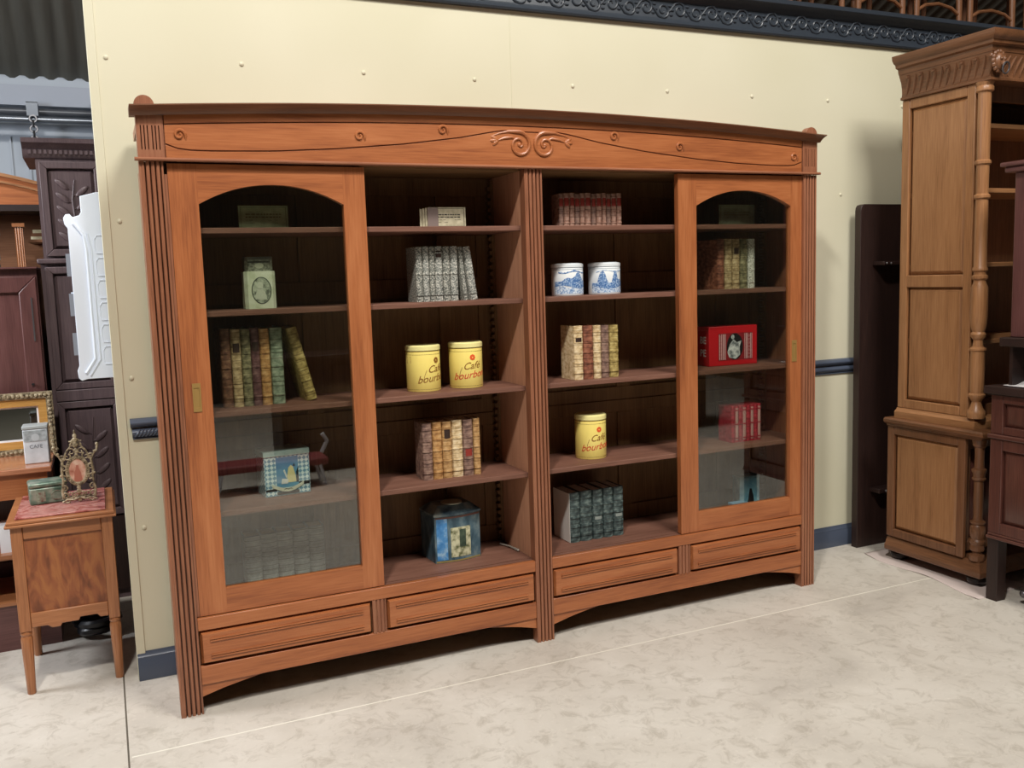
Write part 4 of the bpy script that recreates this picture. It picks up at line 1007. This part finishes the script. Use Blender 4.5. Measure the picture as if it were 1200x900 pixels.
# plinth with moulded edge, mitred round the corner
def ring_mould(profile, x0, x1, yb_, yf_, mat, name):
    """profile: (outward offset, z); runs along left side, front and right side"""
    m = MB(); P = len(profile); vs = []
    for o_, z in profile: vs.append((x0-o_, yb_, z))
    for o_, z in profile: vs.append((x0-o_, yf_-o_, z))
    for o_, z in profile: vs.append((x1+o_, yf_-o_, z))
    for o_, z in profile: vs.append((x1+o_, yb_, z))
    fs = [(s*P+k, s*P+k+1, (s+1)*P+k+1, (s+1)*P+k) for s in range(3) for k in range(P-1)]
    fs += [(P-1, 2*P-1, 3*P-1, 4*P-1), (0, 3*P, 2*P, P), tuple(range(P)), tuple(3*P+k for k in range(P-1, -1, -1)), (0, P-1, 4*P-1, 3*P)]
    m.add(vs, fs); return m.build(name, mat, t)
ring_mould([(-.005, .05), (.012, .05), (.020, .058), (.020, .078), (.012, .088), (.006, .105), (-.004, .118), (-.01, .125)], .01, CW-.01, yb, -.42, W[OD+'y'], 'plinth')
def side_frame(x, y0, y1, z0, z1, st, mat, mat2, par, rail=None):
    """framed side panel facing -x"""
    m = MB()
    m.box(x, x+.022, y0, y0+st, z0, z1).box(x, x+.022, y1-st, y1, z0, z1).box(x, x+.022, y0+st, y1-st, z0, z0+st).box(x, x+.022, y0+st, y1-st, z1-st, z1)
    if rail: m.box(x, x+.022, y0+st, y1-st, rail-.03, rail+.03)
    o_ = m.build('side_frame', mat, par, bevel=.004)
    segs = [(z0+st, z1-st)] if not rail else [(z0+st, rail-.03), (rail+.03, z1-st)]
    for a_, b_ in segs:
        p_ = plate(MB(), y0+st+.001, y1-st-.001, a_+.001, b_-.001, .008, .0215, .018)
        p_.map(lambda v: Vector((x+v.y, v.x, v.z))); p_.build('side_panel', mat2, par)
side_frame(.0, -.335, yb, .126, .705, .042, W[OD+'z'], W['case_z'] if False else W[OK+'z'], t)
MB().box(.023, CW-.02, .10, yb, .126, .705).build('lower_back', W[OD+'z'], t); MB().box(CW-.02, CW, -.335, yb, .126, .705).build('side_frame', W[OD+'z'], t)
for a_, b_ in ((.023, .71), (.74, 1.429)):
    d_ = frame_rect(MB(), a_, b_, .14, .70, .06, -.30, -.28).build('door', W[OD+'z'], t, bevel=.004)
    q = plate(MB(), a_+.062, b_-.062, .202, .638, -.296, -.282, .02); q.build('door_panel', W['mah_z'], d_)
ring_mould([(-.01, .706), (.006, .706), (.008, .716), (.022, .722), (.030, .730), (.030, .742), (.02, .750), (-.01, .750)], .0, CW, yb, -.42, W[OD+'y'], 'middle_top')
def column(x, y, z0, z1, rows, mat, r=.03):
    H_ = z1-z0
    MB().lathe([(a_*r, z0+b_*H_) for a_, b_ in rows], (x, y, 0), 24).build('column', mat, t)
lower_col = [(1.25, 0), (1.35, .02), (1.3, .045), (.8, .06), (.75, .07), (1.2, .085), (1.3, .1), (1.2, .115), (1.15, .13), (1.35, .145), (1.35, .165), (1.1, .18), (1.25, .2), (1.35, .24), (1.25, .285), (1.05, .30), (1.3, .31), (1.3, .325), (.9, .335), (.78, .36), (.85, .5), (.8, .66), (1.15, .67), (1.2, .68), (1.0, .69), (1.05, .72), (1.25, .735), (1.25, .755), (.85, .765), (.8, .86), (.85, .93), (1.2, .95), (1.2, .97), (1.3, .98), (1.3, 1)]
upper_col = [(1.35, 0), (1.45, .012), (1.4, .022), (1.0, .032), (.72, .05), (1.0, .06), (1.3, .066), (1.35, .073), (1.05, .078), (1.1, .09), (1.15, .15), (1.1, .205), (1.3, .209), (1.3, .214), (.85, .22), (.72, .24), (1.15, .25), (1.2, .258), (.95, .265), (1.2, .28), (1.35, .31), (1.35, .355), (1.3, .40), (1.0, .412), (.95, .42), (1.25, .426), (1.25, .433), (.95, .438), (.95, .445), (1.2, .45), (1.2, .456), (1.0, .462), (1.0, .62), (.95, .66), (1.25, .665), (1.25, .672), (.95, .677), (.98, .76), (1.25, .765), (1.25, .772), (.98, .777), (1.0, .96), (1.0, .97), (1.35, .975), (1.35, .985), (1.2, .99), (1.4, 1)]
for x in (.035, CW-.035): column(x, -.385, .1255, .7055, lower_col, W[OD+'z'], .026)
# base block of upper part
ring_mould([(-.02, .7505), (.0, .7505), (.0, .782), (-.014, .792), (-.018, .800), (-.03, .800)], .012, CW-.012, .10, -.37, W[OK+'y'], 'upper_base')
side_frame(.032, -.315, .10, .8005, 2.325, .045, W[OK+'z'], W[OK+'z'], t, rail=1.44)
MB().box(CW-.054, CW-.032, -.315, .10, .8005, 2.325).build('side_frame', W[OK+'z'], t)
MB().box(.055, CW-.055, .078, .10, .8005, 2.325).build('back_panel', W[OD+'z'], t)
for z in (1.13, 1.50, 1.85, 2.15): MB().box(.0545, CW-.0545, -.24, .077, z, z+.022).build('shelf', W[OK+'x'], t, bevel=.003)
MB().box(.0545, .082, -.31, -.285, .8005, 2.325).box(CW-.082, CW-.0545, -.31, -.285, .8005, 2.325).box(.082, CW-.082, -.31, -.285, 2.255, 2.325).box(.082, CW-.082, -.31, -.285, .8005, .85).build('front_frame', W[OD+'z'], t)
for x in (.045, CW-.045): column(x, -.352, .8005, 2.325, upper_col, W[OK+'z'], .028)
# carved frieze and cornice
fr = [(.0, 2.3255), (.012, 2.328), (.012, 2.338), (.004, 2.342), (.002, 2.355), (.004, 2.38), (.010, 2.41), (.022, 2.436), (.024, 2.445)]
ring_mould([(-.02, 2.3255)]+fr+[(-.02, 2.445)], .030, CW-.03, .10, -.39, W[OD+'y'], 'carved_frieze')
ring_mould([(-.02, 2.4455), (.026, 2.4455), (.030, 2.456), (.032, 2.470), (.048, 2.476), (.050, 2.490), (.062, 2.497), (.072, 2.512), (.074, 2.530), (-.02, 2.530)], .030, CW-.03, .10, -.39, W[OD+'y'], 'cornice')
m = MB()
def frz(z):
    for (a_, b_), (c_, d_) in zip(fr, fr[1:]):
        if b_ <= z <= d_ and d_ > b_: return a_+(c_-a_)*(z-b_)/(d_-b_)
    return .01
for k in range(13): # gadroon leaves along the side, leaning
    y = .07-.038*k
    pts = [(.030-frz(2.348+.085*s/6)-.001, y-.03*(s/6)**1.3, 2.348+.085*s/6) for s in range(7)]
    m.tube(pts, [.002, .005, .007, .008, .008, .007, .003], 6)
    if k % 2 == 0: m.blob((.006, y-.02, 2.428), (.006, .010, .009), 8, 5)
for k in range(36):
    x = .06+.038*k
    if .02 < x < 1.4:
        pts = [(x+.03*(s/6)**1.3, -.39-frz(2.348+.085*s/6)-.001, 2.348+.085*s/6) for s in range(7)]
        m.tube(pts, [.002, .005, .007, .008, .008, .007, .003], 6)
m.build('carved_leaves', W[OD+'z'], t)
# lion mask with ring
m = MB(); c_ = (.048, -.418, 2.40)
m.blob(c_, (.032, .022, .040), 14, 8).blob((c_[0], c_[1]-.022, c_[2]-.012), (.014, .014, .012)).blob((c_[0]-.012, c_[1]-.02, c_[2]+.010), .006).blob((c_[0]+.012, c_[1]-.02, c_[2]+.010), .006)
m.blob((c_[0], c_[1]-.018, c_[2]+.006), (.006, .012, .016))
for k in range(14):
    a = 2*PI*k/14; m.blob((c_[0]+.034*math.cos(a), c_[1]+.002, c_[2]+.004+.040*math.sin(a)), (.011, .010, .012), 6, 4)
lm = m.build('lion_mask', W[OD+'z'], t)
MB().tube([(c_[0]+.020*math.cos(2*PI*k/20), c_[1]-.034-.004*math.sin(2*PI*k/20), c_[2]-.032+.024*math.sin(2*PI*k/20)) for k in range(20)], .0038, 8, closed=True).build('ring', M_iron, lm)

# ------------------------------------------------------------------ reddish cabinet at the right edge
t = thing('sideboard', 'dark reddish wooden cabinet on legs cut off by the right edge', 'cabinet', (3.43, -.52, 0))
R_ = 'mah_'
for x in (.0, .62):
    for y in (-.055, -.62): MB().box(x, x+.058, y, y+.055, 0, .2845).build('leg', W['dark_z'], t, bevel=.002)
MB().box(-.006, .686, -.628, .006, .285, .300).box(-.002, .682, -.624, .002, .3005, .312).build('bottom_moulding', W[R_+'y'], t, bevel=.004)
def side2(z0, z1, st, nm):
    m = MB(); m.box(0, .02, -.06, 0, z0, z1).box(0, .02, -.62, -.56, z0, z1).box(0, .02, -.56, -.06, z0, z0+st).box(0, .02, -.56, -.06, z1-st, z1)
    m.build('side_frame', W[R_+'z'], t, bevel=.003)
    p_ = plate(MB(), -.559, -.061, z0+st+.001, z1-st-.001, .006, .0195, .022); p_.map(lambda v: Vector((v.y, v.x, v.z))); p_.build('side_panel', W[R_+'z'], t)
side2(.3125, .742, .05, 'a'); side2(.7645, .938, .035, 'b')
MB().box(-.010, .69, -.632, .010, .7425, .764).build('middle_moulding', W[R_+'y'], t, bevel=.006)
MB().box(.0205, .68, -.62, 0, .3125, .742).box(.0205, .68, -.62, 0, .7645, .938).build('carcass', W[R_+'z'], t)
MB().box(-.014, .694, -.636, .016, .9385, .9435).box(-.022, .70, -.645, .024, .944, .978).build('top_board', W['dark_y'], t, bevel=.006)
# upper part standing on it
MB().box(.03, .66, -.30, -.06, 1.195, 1.90).build('upper_case', W['plum_z'], t, bevel=.004)
MB().box(.0, .69, -.33, -.03, 1.155, 1.1945).build('upper_shelf', W['dark_x'], t, bevel=.004)
MB().box(.0, .69, -.33, -.03, 1.9005, 1.925).box(-.012, .70, -.345, -.015, 1.9255, 1.945).build('upper_cornice', W['plum_x'], t, bevel=.006)
for x in (.04, .60): MB().lathe([(.022, .9785), (.022, .99), (.012, 1.0), (.018, 1.06), (.012, 1.12), (.022, 1.14), (.022, 1.1545)], (x+.02, -.28, 0), 14).build('turned_support', W['dark_z'], t)
MB().box(.03, .66, -.075, -.06, .9785, 1.1545).build('upper_back', W['dark_x'], t)
m = MB(); vs = []; n = 14
for j in range(n+1):
    for i in range(n+1):
        u, v = i/n*2-1, j/n*2-1; r = min(1, math.hypot(u, v)); vs.append((u*.11, v*.14, .001+.028*(1-r**2)*(1+.2*math.sin(6*u+3*v))))
m.add(vs, [(j*(n+1)+i, j*(n+1)+i+1, (j+1)*(n+1)+i+1, (j+1)*(n+1)+i) for j in range(n) for i in range(n)])
o = m.build('cloth', plain('white_cloth', '#e9e6e6', .8), loc=(3.56, -.70, .9805)); s_ = o.modifiers.new('s', 'SOLIDIFY'); s_.thickness = .002; s_.offset = 1
tag(o, 'crumpled white cloth lying on top of the reddish right-hand cabinet', 'cloth')
# wrought iron base standing beside that cabinet
t = thing('iron_base', 'grey cast metal base with twisted bars under the reddish cabinet', 'metal base', (3.60, -.70, 0))
m = MB()
for k in range(3): m.tube([(-.10+.03*k, .035-.045*k, .052), (.0+.03*k, -.05-.045*k, .035), (.14, -.15-.03*k, .03)], [.014, .018, .022], 10)
m.blob((-.105, .04, .052), .018); m.blob((-.06, .0, .046), .022)
m.build('bars', M_iron, t); MB().box(-.02, .10, -.06, .04, .06, .15).build('grey_block', plain('slate_grey_block', '#4c5452', .5), t, bevel=.006)

# ------------------------------------------------------------------ row of chairs on the upper floor
def up_chair():
    t = thing('wooden_chair', 'wooden chair on the upper floor above the carved moulding', 'chair', (0, 0, 2.8342), 0, 'chairs on the upper floor')
    for x in (-.165, .165):
        MB().tube([(x*1.02, -.17, 0), (x, -.17, .2), (x, -.17, .44)], [.014, .017, .02], 10).build('leg', W['oakd_z'], t)
        MB().tube([(x, .19, 0), (x, .17, .44), (x*1.02, .20, .92)], [.014, .018, .013], 10).build('leg', W['oakd_z'], t)
    MB().box(-.20, .20, -.20, .20, .442, .47).build('seat', W['oakd_x'], t, bevel=.008)
    MB().tube([(-.165, -.17, .10), (-.1, -.17, .135), (0, -.17, .15), (.1, -.17, .135), (.165, -.17, .10)], .010, 8).build('stretcher', W['oakd_x'], t)
    MB().strip([(-.17+.34*i/8, .72+.03*math.sin(PI*i/8)) for i in range(9)], [(-.17+.34*i/8, .84+.05*math.sin(PI*i/8)) for i in range(9)], .20, .215).build('backrest', W['oakd_x'], t)
    return t
def copy_tree(o, parent=None):
    c = o.copy(); C.objects.link(c)
    if parent: c.parent = parent
    for ch in list(o.children): copy_tree(ch, c)
    return c
uc = up_chair()
for i, x in enumerate((2.98, 3.42, 3.86, 4.30, 4.74, 5.18)):
    o = uc if i == 0 else copy_tree(uc)
    o.location = (x, .74, 2.8342); o.rotation_euler.z = (.05, -.06, .03, 0, -.05, .04)[i]
    o['label'] = 'wooden chair on the upper floor above the moulding, %s from the left' % ORD[i].replace('leftmost', 'first')

# ------------------------------------------------------------------ behind the camera: furniture mirrored in the door glass
def behind_sideboard(x, y, label):
    t = thing('buffet', label, 'buffet', (x, y, 0))
    MB().box(-.8, .8, -.25, .25, .08, .92).build('carcass', W['dark_x'], t); MB().box(-.84, .84, -.28, .28, .9205, .95).build('top', W['dark_x'], t, bevel=.005)
    MB().box(-.78, .78, -.2, .2, 0, .0795).build('plinth', W['dark_x'], t)
    for k in range(4): plate(MB(), -.76+.385*k, -.40+.385*k, .14, .86, .268, .2505, .0).build('door', W['dark_z'], t)
    return t
behind_sideboard(1.9, -4.2, 'dark buffet behind the camera, mirrored in left glass door')
behind_sideboard(4.4, -4.2, 'dark buffet behind the camera, mirrored in right glass door')
t = thing('low_bench', 'low red bench with light metal legs behind the camera, mirrored in left glass', 'bench', (.92, -3.55, 0))
MB().box(-.42, .42, -.14, .14, .16, .22).build('seat', plain('red_upholstery', '#8c3a40', .6), t, bevel=.02)
for x in (-.36, .36):
    for y in (-.1, .1): MB().tube([(x*1.1, y, 0), (x, y, .16)], .012, 8).build('leg', M_white, t)
    MB().tube([(x*1.15, -.12, .2), (x*1.3, -.12, .3), (x*1.2, -.12, .36)], .016, 8).build('arm', M_white, t)

# ------------------------------------------------------------------ light
def area(name, loc, size, size_y, power, col, target):
    l = bpy.data.lights.new(name, 'AREA'); l.shape = 'RECTANGLE'; l.size = size; l.size_y = size_y; l.energy = power; l.color = col
    o = bpy.data.objects.new(name, l); C.objects.link(o); o.location = loc
    o.rotation_euler = (Vector(target)-Vector(loc)).to_track_quat('-Z', 'Y').to_euler(); return o
area('front_area_light', (-1.0, -3.4, 6.2), .42, .42, 290, (1.0, .965, .91), (.9, .2, .8))
area('front_area_light', (2.5, -3.9, 6.3), 1.8, 1.8, 370, (1.0, .965, .91), (2.6, .2, .8))  # large soft fill, added to lift the right wall and soften shadows
area('left_fill', (-3.5, -1.6, 4.4), 2.6, 1.4, 1, (.95, .98, 1.0), (-.6, .5, .8))  # very weak fill added on the left, no fitting in the roof
area('right_fill', (3.2, -3.6, 5.0), 2.4, 1.2, 12, (1.0, .97, .92), (2.6, -.3, .3))  # soft fill added over the right half, no fitting in the roof
area('background_fill', (-2.6, .75, 2.5), .9, .9, 95, (.90, .94, 1.0), (-.35, 1.6, 1.2))  # cool fill added to brighten wardrobe and furniture behind the wall end
w = bpy.data.worlds.new('World'); sc.world = w; w.use_nodes = True
w.node_tree.nodes['Background'].inputs['Color'].default_value = (.80, .88, 1.0, 1); w.node_tree.nodes['Background'].inputs['Strength'].default_value = .10

# ------------------------------------------------------------------ camera
cam = bpy.data.cameras.new('Camera'); co = bpy.data.objects.new('Camera', cam); C.objects.link(co)
co.location = (-.1511, -3.3125, 1.5226); co.rotation_euler = (1.454404, .0318419, -.4238527)
cam.sensor_width = 36; cam.sensor_fit = 'HORIZONTAL'; cam.lens = 36*1067.137/1200; cam.clip_start = .02
sc.camera = co
vs_ = sc.view_settings; vs_.view_transform = 'Standard'; vs_.look = 'None'; vs_.gamma = 1; vs_.use_curve_mapping = False; vs_.exposure = 0
sc.cycles.use_denoising = True; sc.cycles.max_bounces = 8; sc.cycles.sample_clamp_indirect = 4
